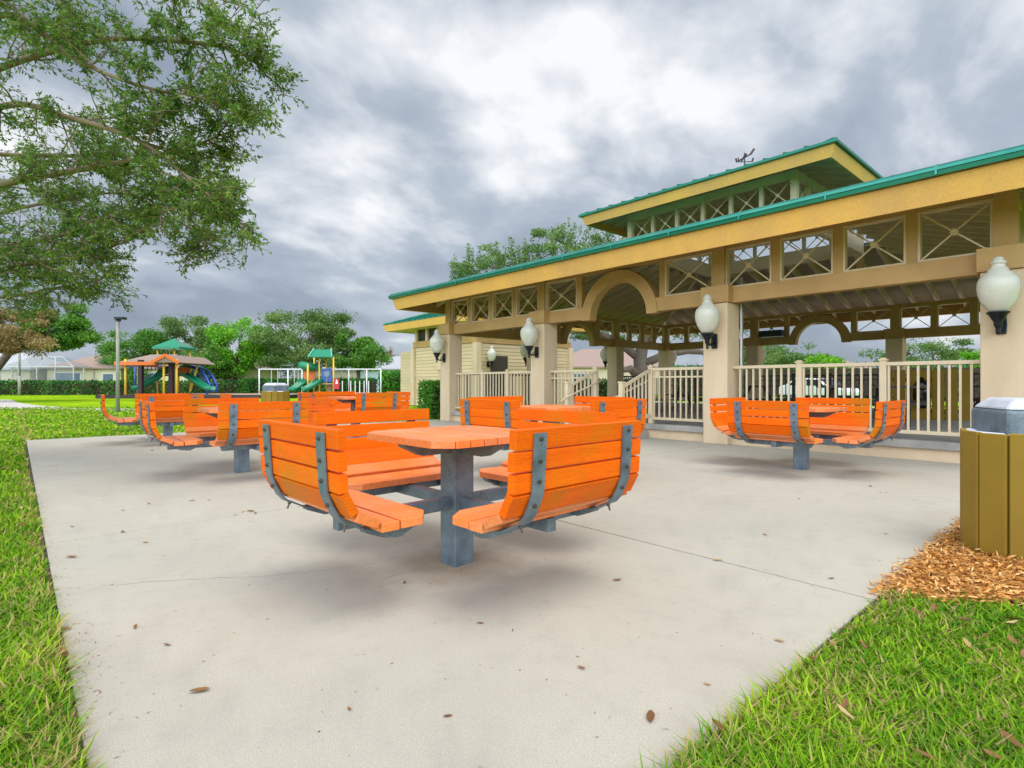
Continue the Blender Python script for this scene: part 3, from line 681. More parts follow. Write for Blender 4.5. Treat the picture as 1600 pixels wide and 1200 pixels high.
g = MB(); g.box(-.42, .42, -.13, .13, -.11, .11); o = obj('speaker', g, M['black'], None, .02); o.location = (-8.72, Y1-.60, 2.93); tag(o, 'long black speaker box under the far beam of the pavilion, left of the far arch', 'speaker')

# ================================================================ TRASH RECEPTACLES
def make_bin():
    t = thing('trash_receptacle', 'x', 'trash bin'); r = .37; n = 14
    for i in range(n):
        T = Matrix.Rotation(2*math.pi*(i+.35)/n, 4, 'Z'); g = MB(); dz = random.uniform(-.012, .012)
        g.box(r-.035, r, -.076, .076, .008+dz*.3, .785+dz, T); obj('slat', g, M['slat'], t, .006)
    g = MB(); g.lathe([(r-.045, .04), (r-.04, .04), (r-.04, .77), (r-.06, .77), (r-.06, .06), (.02, .06)], 30); obj('drum', g, M['darkwood'], t, 0, True)
    g = MB(); g.lathe([(r-.055, .72), (r-.02, .775), (r-.03, .79), (r-.075, .785), (r-.10, .70)], 30); obj('liner', g, M['liner'], t, 0, True)
    a = .25; b = .185; g = MB()
    g.box(-a, a, -a, a, .72, .93); cap = obj('hood', g, M['bincap'], t, .02)
    g = MB(); vs = [(-a+.004, -a+.004, .931), (a-.004, -a+.004, .931), (a-.004, a-.004, .931), (-a+.004, a-.004, .931), (-b, -b, 1.0), (b, -b, 1.0), (b, b, 1.0), (-b, b, 1.0)]
    g.add(vs, [(0, 3, 2, 1), (4, 5, 6, 7), (0, 1, 5, 4), (1, 2, 6, 5), (2, 3, 7, 6), (3, 0, 4, 7)]); obj('hood_top', g, M['bintop'], cap, .02)
    return t
b0 = make_bin(); p = W(3.31, 3.49); b0.location = (p.x, p.y, -.01); b0.rotation_euler = (0, 0, R(28)); tag(b0, 'olive brown slatted trash receptacle with grey hood, standing on wood chips at the right', 'trash bin', 'slatted trash receptacles')
b1 = copy_tree(b0); p = W(-6.42, 15.0); b1.location = (p.x, p.y, .06); b1.rotation_euler = (0, 0, R(20)); tag(b1, 'slatted trash receptacle with a grey hood standing far off behind the orange tables', 'trash bin')
b1.scale = (.95, .95, 1.05)
# enclosure boards under the pavilion with a bag
bx_ = thing('board_enclosure', 'tall brown boarded bin enclosure inside the pavilion at the right', 'bin enclosure', (-3.05, 15.2, .283), R(8))
for i in range(7):
    g = MB(); g.box(-.80+i*.235, -.80+i*.235+.218, -.02, .02, 0, 1.12); obj('board', g, M['slat'], bx_, .006)
g = MB(); g.box(-.8, .83, .022, .06, .15, .25); g.box(-.8, .83, .022, .06, .85, .95); g.box(-.8, -.74, .062, .9, 0, 1.1); g.box(.77, .83, .062, .9, 0, 1.1); obj('frame', g, M['darkwood'], bx_)
def blob(c, r, n=3, seed=1, amp=.15):
    b = bmesh.new(); bmesh.ops.create_icosphere(b, subdivisions=n, radius=1); rr = random.Random(seed); ph = [rr.uniform(0, 6) for _ in range(6)]
    for v in b.verts:
        p = v.co; k = 1+amp*(math.sin(p.x*5+ph[0])*math.sin(p.z*4+ph[1])+.5*math.sin(p.y*9+ph[2]+p.z*7)); v.co = Vector((p.x*r[0]*k+c[0], p.y*r[1]*k+c[1], p.z*r[2]*k+c[2]))
    mb = MB(); mb.v = [tuple(v.co) for v in b.verts]; mb.f = [tuple(v.index for v in f.verts) for f in b.faces]; b.free(); return mb
g = blob((0, 0, 0), (.16, .10, .33), 4, 3, .12); o = obj('trash_bag', g, M['bag'], None, 0, True); o.location = (-3.05, 14.98, .86); tag(o, 'glossy black plastic bag hanging on the brown boards inside the pavilion', 'plastic bag')

# tables and benches inside the pavilion, in the shade
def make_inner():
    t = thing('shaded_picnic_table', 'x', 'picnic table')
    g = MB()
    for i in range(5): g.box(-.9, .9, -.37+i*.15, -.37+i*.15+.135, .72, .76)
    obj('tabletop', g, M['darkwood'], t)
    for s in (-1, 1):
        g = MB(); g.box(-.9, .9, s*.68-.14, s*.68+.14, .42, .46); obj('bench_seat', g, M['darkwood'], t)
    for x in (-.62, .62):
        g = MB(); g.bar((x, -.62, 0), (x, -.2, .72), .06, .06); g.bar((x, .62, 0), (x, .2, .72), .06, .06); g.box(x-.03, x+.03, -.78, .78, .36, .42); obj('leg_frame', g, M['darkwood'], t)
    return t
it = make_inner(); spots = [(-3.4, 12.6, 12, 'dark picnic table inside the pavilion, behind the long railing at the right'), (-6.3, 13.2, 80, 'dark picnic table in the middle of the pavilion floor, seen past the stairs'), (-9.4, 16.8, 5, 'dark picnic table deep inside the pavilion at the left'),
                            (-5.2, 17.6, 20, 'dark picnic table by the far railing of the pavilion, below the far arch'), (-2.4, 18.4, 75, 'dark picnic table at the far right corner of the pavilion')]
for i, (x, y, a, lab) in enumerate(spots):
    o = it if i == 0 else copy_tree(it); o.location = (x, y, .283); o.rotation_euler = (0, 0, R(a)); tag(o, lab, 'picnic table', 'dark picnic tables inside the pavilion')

# ================================================================ ANNEX (siding-clad block behind the left end)
ax = thing('restroom_annex', 'small tan lap-sided building with a green hip roof, left of the pavilion', 'building', (-22.5, 18, 0))
AO = Vector((22.5, -18, 0))
def ap(name, g, m, parent=None, bevel=0): return obj(name, g, m, parent if parent else ax, bevel, False, AO if parent is None else (0, 0, 0))
ax0, ax1, ay0, ay1 = -24.1, -19.0, 15.0, 21.0
g = MB(); g.box(ax0+.02, ax1-.02, ay0+.02, ay1-.02, 0, 2.9)
z = 0.0
while z < 2.88:                                        # overlapping boards
    for (p_, q_) in (((ax0, ay0), (ax1, ay0)), ((ax1, ay0), (ax1, ay1))):
        if p_[1] == q_[1]: g.prism([(ay0+.02, z), (ay0-.022, z+.002), (ay0+.004, z+.158), (ay0+.02, z+.158)], ax0, ax1, 'x')
        else:
            vs = [(ax1-.02, y, z) for y in (ay0, ay1)] + [(ax1+.022, y, z+.002) for y in (ay0, ay1)] + [(ax1+.004, y, z+.158) for y in (ay0, ay1)] + [(ax1-.02, y, z+.158) for y in (ay0, ay1)]
            g.add(vs, [(0, 1, 3, 2), (2, 3, 5, 4), (4, 5, 7, 6), (0, 2, 4, 6), (1, 7, 5, 3)])
    z += .16
ap('wall', g, M['siding'])
g = MB(); g.ring((ax0, ax1, ay0, ay1), [(.05, 2.905), (.05, 3.2), (-.1, 3.2), (-.1, 2.905)]); ap('band', g, M['brown'])
for x, y in ((ax0, ay0), (ax1, ay0), (ax1, ay1)):
    g = MB(); g.box(x-.14, x+.14, y-.14, y+.14, 0, 2.9); ap('corner_post', g, M['tan'], None, .01)
g = MB(); g.box(ax0+.1, ax1-.1, ay0+.12, ay1-.1, 3.2, 4.0); ap('clerestory_core', g, M['dark'])
for k in range(6):
    x = ax0+.12+(ax1-ax0-.24)*k/5; g = MB(); g.box(x-.09, x+.09, ay0+.0, ay0+.115, 3.2, 3.98); ap('clerestory_post', g, M['tan'])
for k in range(1, 6):
    y = ay0+(ay1-ay0)*k/5-.1; g = MB(); g.box(ax1-.098, ax1+.01, y-.09, y+.09, 3.2, 3.98); ap('clerestory_post', g, M['tan'])
ae = (ax0-1.55, ax1+.5, 14.1, 22); az = 4.13
g = MB(); g.ring(ae, [(0, az-.03), (0, az), (-3.5, az+3.5*.34), (-3.5, az+3.5*.34-.03)]); rr_ = ap('roof', g, M['green'])
g = MB(); seams(g, ae, az, .34, 3.5, .45, .02, .035); ap('standing_seams', g, M['green'], rr_)
g = MB(); g.ring(ae, [(-.01, az-.035), (-.08, az-.36), (-.12, az-.36), (-.06, az-.035)]); ap('fascia', g, M['ochre'])
g = MB(); g.ring(ae, [(-.13, az-.34), (-2.4, az-.32), (-2.4, az-.30), (-.13, az-.30)]); ap('soffit', g, M['ceil'])
g = MB(); g.box(ax1+.024, ax1+.06, 15.75, 16.75, .28, 2.35); dr = ap('door', g, M['darkwood']); g = MB(); g.tube([(ax1+.06, 15.9, 1.25), (ax1+.12, 15.9, 1.25)], .03); ap('handle', g, M['steel'], dr)
g = MB(); g.box(-21.95, -21.55, ay0-.16, ay0-.025, 1.75, 2.25); sb = ap('service_box', g, M['tan'], None, .01)
g = MB(); g.box(-21.35, -21.05, ay0-.12, ay0-.025, 1.75, 1.95); ap('small_box', g, M['tan'], sb); g = MB(); g.tube([(-21.75, ay0-.08, 1.75), (-21.75, ay0-.08, 0)], .035); g.tube([(-21.55, ay0-.08, 1.83), (-21.35, ay0-.08, 1.83)], .025); ap('conduit', g, M['tan'], sb)
# low wing wall with siding left of the annex
g = MB(); wx0, wx1, wy = -25.75, -24.26, 15.2; z = 0
g.box(wx0, wx1, wy, wy+.15, 0, 2.75)
while z < 2.7: g.prism([(wy, z), (wy-.03, z+.002), (wy-.008, z+.158), (wy, z+.158)], wx0, wx1, 'x'); z += .16
o = obj('screen_wall', g, M['siding']); tag(o, 'pale lap-sided screen wall sticking out left of the annex corner post', 'wall')

# ================================================================ FOLIAGE
def clump_cloud(center, rad, n, nclump, seed, size, zfloor=None, spread=.24, rough=.25):
    r = np.random.default_rng(seed); ce = []
    while len(ce) < nclump:
        v = r.normal(size=3); v /= np.linalg.norm(v); k = r.uniform(.30, 1.0)**.5*(1+r.normal()*rough*.5); p = v*k
        if p[2] < -.75: continue
        ce.append(p)
    ce = np.array(ce); w = r.dirichlet(np.ones(nclump)*3); idx = r.choice(nclump, n, p=w)
    rs = r.uniform(.6, 1.35, nclump)*spread
    u = r.normal(size=(n, 3)); u /= np.linalg.norm(u, axis=1, keepdims=True); u *= r.uniform(.15, 1, (n, 1))**.6
    P = ce[idx]+u*rs[idx][:, None]*np.array([1, 1, .75]); P = P*np.array(rad)+np.array(center)
    if zfloor is not None: P[:, 2] = np.maximum(P[:, 2], zfloor+r.uniform(0, .5, n))
    tint = np.clip(r.beta(3, 3, n)*.7+r.uniform(-.2, .45, nclump)[idx]*.6+.05, 0, 1)
    return P, tint, ce*np.array(rad)*.82+np.array(center)
def tree(name, label, base, height, rad, zc, leafm, seed, n=9000, nclump=46, leaf=.26, trunk=.22, bark='bark', group=None, lean=(0, 0), spread=.24, forks=10, cat='tree'):
    t = thing(name, label, cat, base, 0, group); r = random.Random(seed); cxy = lean
    P, tint, ce = clump_cloud((cxy[0], cxy[1], zc), rad, n, nclump, seed, leaf, spread=spread)
    foliage('crown', P, leaf, leaf*.55, leafm, t, tint, flat=.6)
    g = MB(); zt = max(.9, zc-rad[2]*.75); g.tube([(0, 0, -.1), (cxy[0]*.2+.05, cxy[1]*.2, zt*.5), (cxy[0]*.45, cxy[1]*.45, zt)], [trunk*1.25, trunk, trunk*.85], 10)
    tr = obj('trunk', g, M[bark], t, 0, True); g = MB(); idx = r.sample(range(len(ce)), min(forks, len(ce)))
    for i in idx:
        c = Vector(ce[i]); s_ = Vector((cxy[0]*.45, cxy[1]*.45, zt-r.uniform(0, .3))); m1 = s_.lerp(c, .45)+Vector((r.uniform(-.3, .3), r.uniform(-.3, .3), r.uniform(-.1, .4)))
        g.tube([s_, m1, c], [trunk*.55, trunk*.35, trunk*.12], 7)
        for _ in range(2):
            e_ = c+Vector((r.uniform(-1, 1)*rad[0]*.25, r.uniform(-1, 1)*rad[1]*.25, r.uniform(-.1, .5)*rad[2]*.4)); g.tube([m1.lerp(c, .4), e_], [trunk*.2, trunk*.06], 5)
    obj('limbs', g, M[bark], tr, 0, True); return t
BT = 'trees behind the playground'
D_ = lambda px, d: (W((px-800)/F*d, d).x, W((px-800)/F*d, d).y, -.03)
def zpx(py, d): return H+(600-py)/F*d
def bgtree(px, d, top, bot, halfw, leafm, seed, label, **k):
    zt, zb = zpx(top, d), zpx(bot, d); hw = halfw/F*d; k['n'] = int(k.get('n', 9000)*1.5); k.setdefault('spread', .30)
    return tree(k.pop('name', 'park_tree'), label, D_(px, d), zt, (hw, hw*.9, (zt-zb)/2*.88), (zt+zb)/2, leafm, seed, group=k.pop('group', BT), **k)
bgtree(215, 63, 502, 606, 56, M['leaf_bg'], 11, 'dark green bushy tree directly behind the pale lamp pole', n=9000)
bgtree(290, 66, 490, 592, 60, M['leaf_olive'], 12, 'olive green tree rising behind the green-roofed playground tower', n=10000)
bgtree(368, 60, 493, 596, 46, M['leaf_lime'], 13, 'bright lime green tree between the two playground structures', n=10000)
bgtree(326, 58, 530, 602, 40, M['leaf_bg'], 14, 'low dark tree with bare crooked limbs behind the blue climber', n=4500, forks=20)
bgtree(478, 60, 480, 588, 78, M['leaf_olive'], 15, 'broad round oak behind the second playground tower, tallest of the row', n=17000, nclump=70, trunk=.3)
bgtree(560, 58, 520, 588, 48, M['leaf_bg'], 16, 'right-hand oak of the row, its limbs hanging over the pale blue house', n=7500)
bgtree(430, 70, 506, 596, 40, M['leaf_bg'], 17, 'dark tree half hidden between the lime tree and the broad oak', n=5000)
bgtree(612, 95, 540, 588, 14, M['leaf_tan'], 18, 'thin bare-looking tree just left of the annex roof', n=900, nclump=20, trunk=.12, forks=18, leaf=.2)
bgtree(-50, 34, 470, 566, 60, M['leaf_tan'], 19, 'tan leafed tree at the left edge of the picture', n=9000, leaf=.17, group='trees at the left of the lawn', lean=(RT.x*2.7, RT.y*2.7))
bgtree(-40, 36, 476, 560, 56, M['leaf_bg'], 20, 'green spreading tree beside the tan one, above the cream house', n=11000, leaf=.18, group='trees at the left of the lawn', trunk=.25, lean=(RT.x*5.4, RT.y*5.4))
# big oak behind the pavilion: crown above the roof, trunk seen through the bays
BO = W((1003-800)/F*31, 31)
def big_oak():
    t = thing('oak_tree', 'large spreading oak behind the pavilion, its crown showing above the roof', 'tree', (BO.x, BO.y, -.03)); r = random.Random(5)
    A = lambda px, py, d: W((px-800)/F*d, d, zpx(py, d))-BO
    g = MB(); g.tube([(0, 0, -.1), A(1002, 590, 31), A(1000, 560, 31), A(1006, 530, 31), A(1010, 490, 31)], [.60, .42, .36, .34, .30], 12); tr = obj('trunk', g, M['bark'], t, 0, True); g = MB()
    for pts, rad in (([A(1000, 560, 31), A(968, 535, 31), A(940, 522, 30.5), A(905, 515, 30), A(860, 470, 30)], [.26, .22, .18, .13, .07]), ([A(1006, 568, 31), A(1040, 553, 31), A(1075, 548, 31.5), A(1130, 552, 32), A(1180, 540, 32)], [.25, .21, .16, .11, .06]),
                     ([A(1010, 530, 31), A(1045, 505, 31), A(1120, 480, 31)], [.3, .2, .1]), ([A(1010, 490, 31), A(980, 440, 31), A(930, 400, 31), A(860, 370, 31)], [.28, .2, .12, .05]), ([A(980, 440, 31), A(860, 440, 30), A(750, 410, 30)], [.25, .18, .06]), ([A(1010, 490, 31), A(1080, 430, 31), A(1150, 400, 31)], [.25, .15, .06]),
                     ([A(1000, 590, 31), A(985, 575, 30), A(960, 580, 29)], [.3, .2, .1])):
        g.tube(pts, rad, 8)
    obj('limbs', g, M['bark'], tr, 0, True)
    Pa, Ta = [], []
    for (px, py, hw, hh, n, sd_) in ((880, 400, 78, 50, 6000, 1), (770, 428, 60, 36, 2600, 2), (960, 420, 90, 60, 4500, 3), (1090, 500, 110, 34, 6500, 4), (930, 515, 50, 22, 2600, 5), (1180, 545, 60, 18, 2500, 6), (730, 425, 30, 22, 1200, 7)):
        c = A(px, py, 31); P, tt, _ = clump_cloud(c, (hw/F*31, hw/F*31, hh/F*31), n, 40, sd_, .1, spread=.2, rough=.5); Pa.append(P); Ta.append(tt)
    # upright feathery shoots at the outline
    for i in range(60):
        px = r.uniform(708, 960); f = (px-708)/250; base = A(px, 440-60*f-r.uniform(0, 12)+6, 31+r.uniform(-2, 2)); top = base+Vector((r.uniform(-.5, .3), r.uniform(-.3, .3), r.uniform(.7, 1.9)))
        k = 70; s_ = np.random.default_rng(i).uniform(0, 1, (k, 1)); P = np.array(base)*(1-s_)+np.array(top)*s_+np.random.default_rng(i+99).normal(size=(k, 3))*.13*(1.1-s_); Pa.append(P); Ta.append(np.random.default_rng(i).uniform(0, .6, k))
    P = np.concatenate(Pa); foliage('crown', P, .16, .07, M['leaf_olive'], t, np.concatenate(Ta), flat=.4)
big_oak()
# trees seen through the right-hand bays
RB = 'trees beyond the far side of the pavilion'
bgtree(1200, 55, 534, 600, 52, M['leaf_olive'], 31, 'rounded tree beyond the pavilion, seen just left of the far arch', n=6000, group=RB)
bgtree(1262, 60, 546, 602, 46, M['leaf_bg'], 32, 'darker tree beyond the pavilion, seen through the far arch', n=5000, group=RB)
bgtree(1295, 50, 556, 606, 30, M['leaf_lime'], 33, 'bright green rounded tree behind the white car', n=5000, group=RB)
bgtree(1440, 58, 526, 596, 62, M['leaf_olive'], 34, 'grey-green tree seen through the rightmost bay', n=7000, group=RB)
bgtree(1525, 52, 545, 600, 22, M['leaf_lime'], 35, 'small green tree just left of the nearest column', n=2500, group=RB)
bgtree(1385, 62, 572, 600, 26, M['leaf_bg'], 36, 'low spiky green tree beyond the far railing', n=2200, group=RB)

# hedges
def hedge(name, label, path_, w, h, n, leaf, leafm, cat='hedge', group='clipped hedges', jag=.1):
    P = [Vector(p) for p in path_]; o0 = P[0].copy(); t = thing(name, label, cat, o0, 0, group); g = MB(); L = sum((b-a).length for a, b in zip(P, P[1:])); V = []; T_ = []
    for a, b in zip(P, P[1:]):
        d = (b-a); nrm = Vector((-d.y, d.x, 0)).normalized(); e1_ = d.normalized()*(.10 if d.length < 3 else 0); g.bar(a-o0+e1_+Vector((0, 0, h*.46)), b-o0-e1_+Vector((0, 0, h*.46)), w*.75, h*.86)
        k = int(n*d.length/L); s_ = rng.uniform(0, 1, k); u = rng.uniform(-.5, .5, k)*w; z = rng.uniform(0, 1, k)*h
        top = rng.uniform(0, 1, k) < .4; z = np.where(top, h+rng.normal(0, jag, k)*.5, z); side = np.where(rng.uniform(0, 1, k) < .5, -1, 1); u = np.where(top, u, side*w*.5+rng.normal(0, jag, k)*.4)
        base = np.array(a-o0)[None]+s_[:, None]*np.array(d)[None]+u[:, None]*np.array(nrm)[None]; base[:, 2] += z; ends = rng.uniform(0, 1, k) < (.35 if d.length < 3 else .0); eu = rng.uniform(-.5, .5, k)*w; es = np.where(rng.uniform(0, 1, k) < .5, -.03, 1.03); be = np.array(a-o0)[None]+es[:, None]*np.array(d)[None]+eu[:, None]*np.array(nrm)[None]; be[:, 2] += rng.uniform(0, h, k); base = np.where(ends[:, None], be, base); V.append(base)
        T_.append(np.clip(rng.beta(2, 2, k)+.25*np.sin(s_*d.length*2.1)+.15*(rng.uniform(0, 1, k)-.5), 0, 1))
    obj('stems', g, M['soil'], t); foliage('leaves', np.concatenate(V), leaf, leaf*.6, leafm, t, np.concatenate(T_)); return t
hp = W((672-800)/F*17.8, 17.8); ex = Vector((1, 0, 0)); ey = Vector((0, 1, 0))
hc = Vector((hp.x, hp.y+.3, 0))
hedge('box_hedge', 'small square-clipped bright green hedge against the leftmost pavilion column', [hc-ex*.36, hc+ex*.36], 1.0, 1.12, 5200, .075, M['leaf_bush'], jag=.05)
hedge('hedge', 'long clipped dark green hedge in front of the cream house at the left', [W(-62, 55), W(-34, 56), W(-28.5, 57.5)], 1.6, 1.28, 9000, .24, M['leaf_hedge'])
hedge('hedge', 'dark green hedge running behind the playground slides', [W(-28, 57.5), W(-19, 55), W(-13.5, 54)], 1.6, 1.45, 9000, .24, M['leaf_hedge'])
hedge('hedge', 'loose light green hedge under the pale blue house', [W(-13.3, 56), W(-9.5, 56), W(-7, 56)], 1.8, 2.0, 5500, .26, M['leaf_bush'], jag=.35)
hedge('hedge', 'dark green hedge beyond the far railing of the pavilion', [W(13, 46), W(24, 41), W(40, 35)], 1.5, 2.5, 9000, .16, M['leaf_hedge'])
hedge('hedge', 'dark hedge and undergrowth beyond the left bays of the pavilion', [W(1.5, 34), W(7.5, 33)], 1.5, 1.25, 3500, .16, M['leaf_hedge'])

# ================================================================ HOUSES
def hip(g, x0, x1, y0, y1, z, slope):
    w = min(x1-x0, y1-y0)/2; r = w*slope
    if x1-x0 > y1-y0: a, b = (x0+w, (y0+y1)/2), (x1-w, (y0+y1)/2)
    else: a, b = ((x0+x1)/2, y0+w), ((x0+x1)/2, y1-w)
    vs = [(x0, y0, z), (x1, y0, z), (x1, y1, z), (x0, y1, z), (*a, z+r), (*b, z+r)]
    vs += [(p[0], p[1], p[2]-.15) for p in vs[:4]]
    if x1-x0 > y1-y0: fs = [(0, 1, 5, 4), (1, 2, 5), (2, 3, 4, 5), (3, 0, 4)]
    else: fs = [(0, 1, 4), (1, 2, 5, 4), (2, 3, 5), (3, 0, 4, 5)]
    g.add(vs, fs+[(0, 6, 7, 1), (1, 7, 8, 2), (2, 8, 9, 3), (3, 9, 6, 0), (6, 9, 8, 7)])
CA = math.atan2(RT.y, RT.x)
def house(label, l, d, wd, dp, h, wallm, roofm, rot=0, wins=(), group='houses round the park', slope=.42, rise_over=.5):
    p = W(l, d); t = thing('house', label, 'house', (p.x, p.y, -.03), CA+R(rot), group)
    g = MB(); g.box(0, wd, 0, dp, 0, h); obj('wall', g, wallm, t)
    g = MB(); hip(g, -rise_over, wd+rise_over, -rise_over, dp+rise_over, h+.152, slope); obj('roof', g, roofm, t)
    for (u0, u1, z0, z1) in wins:
        g = MB(); f = .07; g.box(u0-f, u1+f, -.05, -.002, z0-f, z0); g.box(u0-f, u1+f, -.05, -.002, z1, z1+f); g.box(u0-f, u0, -.05, -.002, z0, z1); g.box(u1, u1+f, -.05, -.002, z0, z1); g.box(u0, u1, -.045, -.004, (z0+z1)/2-.03, (z0+z1)/2+.03)
        wo_ = obj('window', g, M['white'], t); g = MB(); g.box(u0, u1, -.02, -.003, z0, z1); obj('pane', g, M['glassy'], wo_)
    return t
h1 = house('cream house with a brown hip roof behind the hedge at the left', -50.5, 60, 8.0, 9, 2.75, M['cream'], M['shingle'], 0, [(.9, 3.6, .3, 2.3), (6.1, 7.2, .6, 2.2)])
h2 = house('cream house wing with a low brown roof, just left of the pale lamp pole', -47.2+6.0, 61.2, 11.5, 9, 2.75, M['cream'], M['shingle'], 0, [(-.0+.35, 1.9, .3, 2.3)])
h3 = house('cream house at the far left edge with a wide window', -62, 59, 10.5, 8, 2.6, M['cream'], M['shingle2'], 0, [(4.0, 6.2, .9, 2.1)])
# screened pool cages
def cage(label, l, d, wd, dp, h, ridge, m=M['white'], n=4):
    p = W(l, d); m = M['screenframe']; t = thing('screen_enclosure', label, 'screen enclosure', (p.x, p.y, -.03), CA, 'screened porches'); g = MB()
    for i in range(n+1):
        x = wd*i/n; g.box(x-.035, x+.035, -.05, .05, 0, h); g.bar((x, 0, h), (wd/2+(x-wd/2)*.4, dp/2, ridge), .05, .05)
    g.box(-.05, wd+.05, -.06, .06, h-.06, h+.06); g.box(0, wd, -.04, .04, .9, .98); g.bar((wd*.3, dp/2, ridge), (wd*.7, dp/2, ridge), .1, .1)
    for y in (dp*.5, dp): g.box(-.05, .05, y-.05, y+.05, 0, h); g.box(wd-.05, wd+.05, y-.05, y+.05, 0, h)
    g.box(-.04, .04, 0, dp, h-.05, h+.05); g.box(wd-.04, wd+.04, 0, dp, h-.05, h+.05); obj('frame', g, m, t)
    g = MB(); vs = [(0, 0, h), (wd, 0, h), (wd, dp, h), (0, dp, h), (wd*.3, dp/2, ridge), (wd*.7, dp/2, ridge)]; g.add(vs, [(0, 1, 5, 4), (1, 2, 5), (2, 3, 4, 5), (3, 0, 4)]); g.add([(0, 0, 0), (wd, 0, 0), (wd, 0, h), (0, 0, h)], [(0, 1, 2, 3)])
    obj('screen', g, M['screen'], t, fix=False)
cage('white framed screened porch on the cream house at the left', -53.0, 57.2, 7.6, 2.7, 2.9, 4.0)
house('peach house behind the playground slides', -30.5, 78, 16, 9, 3.0, M['peach'], M['shingle2'], 0, [(3, 5, .9, 2.3), (9, 12, .2, 2.5)])
house('pale blue house with a light grey roof behind the oaks, left of the annex', -20.5, 74, 10, 8, 3.0, M['paleblue'], M['shingle2'], 0, [(6.0, 6.9, 1.0, 2.4)])
cage('white framed screened porch in front of the pale blue house', -28.5, 68, 9, 5, 3.4, 4.6, n=6)
house('terracotta-roofed house beyond the pavilion, just right of the third column', 24, 68, 7, 8, 3.4, M['cream'], M['terracotta'], -20)
house('grey-roofed house beyond the pavilion behind the big oak', 3.5, 58, 13, 9, 2.8, M['peach'], M['shingle'], 0, [(3, 4.5, .9, 2.2)])
house('brown-roofed house beyond the white car', 36, 75, 12, 9, 2.9, M['peach'], M['shingle'], -10, [(2, 3.4, .9, 2.2), (6, 8, .9, 2.2)])

# ================================================================ WHITE CAR beyond the pavilion
def car():
    p = W((1278-800)/F*35, 35); t = thing('parked_car', 'white parked car seen through the pavilion railing at the right', 'car', (p.x, p.y, 0), CA+R(-62))
    prof = [(-2.2, .35), (2.15, .35), (2.2, .62), (2.1, .80), (1.15, .95), (.55, 1.42), (-1.0, 1.46), (-1.75, 1.02), (-2.15, .95), (-2.25, .6)]
    b = MB(); b.prism(prof, -.84, .84, 'y'); obj('body', b, M['carwhite'], t, .09)
    g = MB()
    for y0, y1 in ((-.853, -.842), (.842, .853)): g.prism([(.95, .98), (.50, 1.35), (-.20, 1.38), (-.20, .98)], y0, y1, 'y'); g.prism([(-.30, .98), (-.30, 1.38), (-.95, 1.37), (-1.5, 1.0)], y0, y1, 'y')
    obj('side_windows', g, M['dark'], t)
    g = MB(); g.bar((1.13, -.0, .99), (.62, 0, 1.39), 1.5, .03, (0, 0, 1)); obj('windscreen', g, M['dark'], t)
    for x in (-1.35, 1.35):
        for y in (-.80, .62):
            g = MB(); n = 20; vs = [(x+.32*math.cos(2*math.pi*i/n), yy, .32+.32*math.sin(2*math.pi*i/n)) for yy in (y-.01, y+.20) for i in range(n)]; g.add(vs, [tuple(range(n)), tuple(range(n, 2*n))[::-1]]+[(i, (i+1) % n, n+(i+1) % n, n+i) for i in range(n)]); wh = obj('wheel', g, M['tyre'], t)
            g = MB(); n = 14; yy0, yy1 = (y-.02, y-.011) if y < 0 else (y+.201, y+.21); vs = [(x+.19*math.cos(2*math.pi*i/n), yy, .32+.19*math.sin(2*math.pi*i/n)) for yy in (yy0, yy1) for i in range(n)]; g.add(vs, [tuple(range(n)), tuple(range(n, 2*n))[::-1]]+[(i, (i+1) % n, n+(i+1) % n, n+i) for i in range(n)]); obj('rim', g, M['steel'], wh)
car()
g = MB(); g.box(-22, 12, Y1+.05, Y1+9, -.2, -.022); struct('plaza', g, M['pathc'])
g = MB(); pts = [W(8, 38), W(30, 33), W(60, 30)]; pf = [W(8, 46), W(34, 40), W(66, 36)]; struct('parking_lot', ribbon(pts, pf, -.2, -.025), mat('asphalt', (.06, .06, .062), .9, (.09, .09, .09), 3))

# ================================================================ PLAYGROUND
def bed(label, l0, l1, d0, d1, h=.28):
    p = W(l0, d0); t = thing('play_bed', label, 'play area', (p.x, p.y, -.03), CA, 'bordered play areas'); w = l1-l0; q = d1-d0
    g = MB(); g.box(0, w, 0, q, 0, h-.05); obj('wood_chips', g, mat('chips_'+str(int(l0)), (.46, .32, .20), .95, (.36, .24, .14), 4, bump=.5, bscale=20), t)
    g = MB(); g.box(-.15, w+.15, -.15, -.002, 0, h); g.box(-.15, w+.15, q+.002, q+.15, 0, h); g.box(-.15, -.002, 0, q, 0, h); g.box(w+.002, w+.15, 0, q, 0, h); obj('border', g, M['maroon'], t)
bed('wood chip play bed with a dark border round the climbing tower and shelter', -31.8, -17.2, 42.5, 52); bed('wood chip play bed with a dark border round the second playground', -20.8+4.2, -9.5, 44, 52.5)
def P_(px, py, d): return Vector(((px-800)/F*d, d, zpx(py, d)))    # local frame of the playground things: (beside, ahead, up)
def play(name, label, cat, l, d, group=None):
    p = W(l, d); return thing(name, label, cat, (p.x, p.y, 0), CA, group), Vector((l, d, 0))
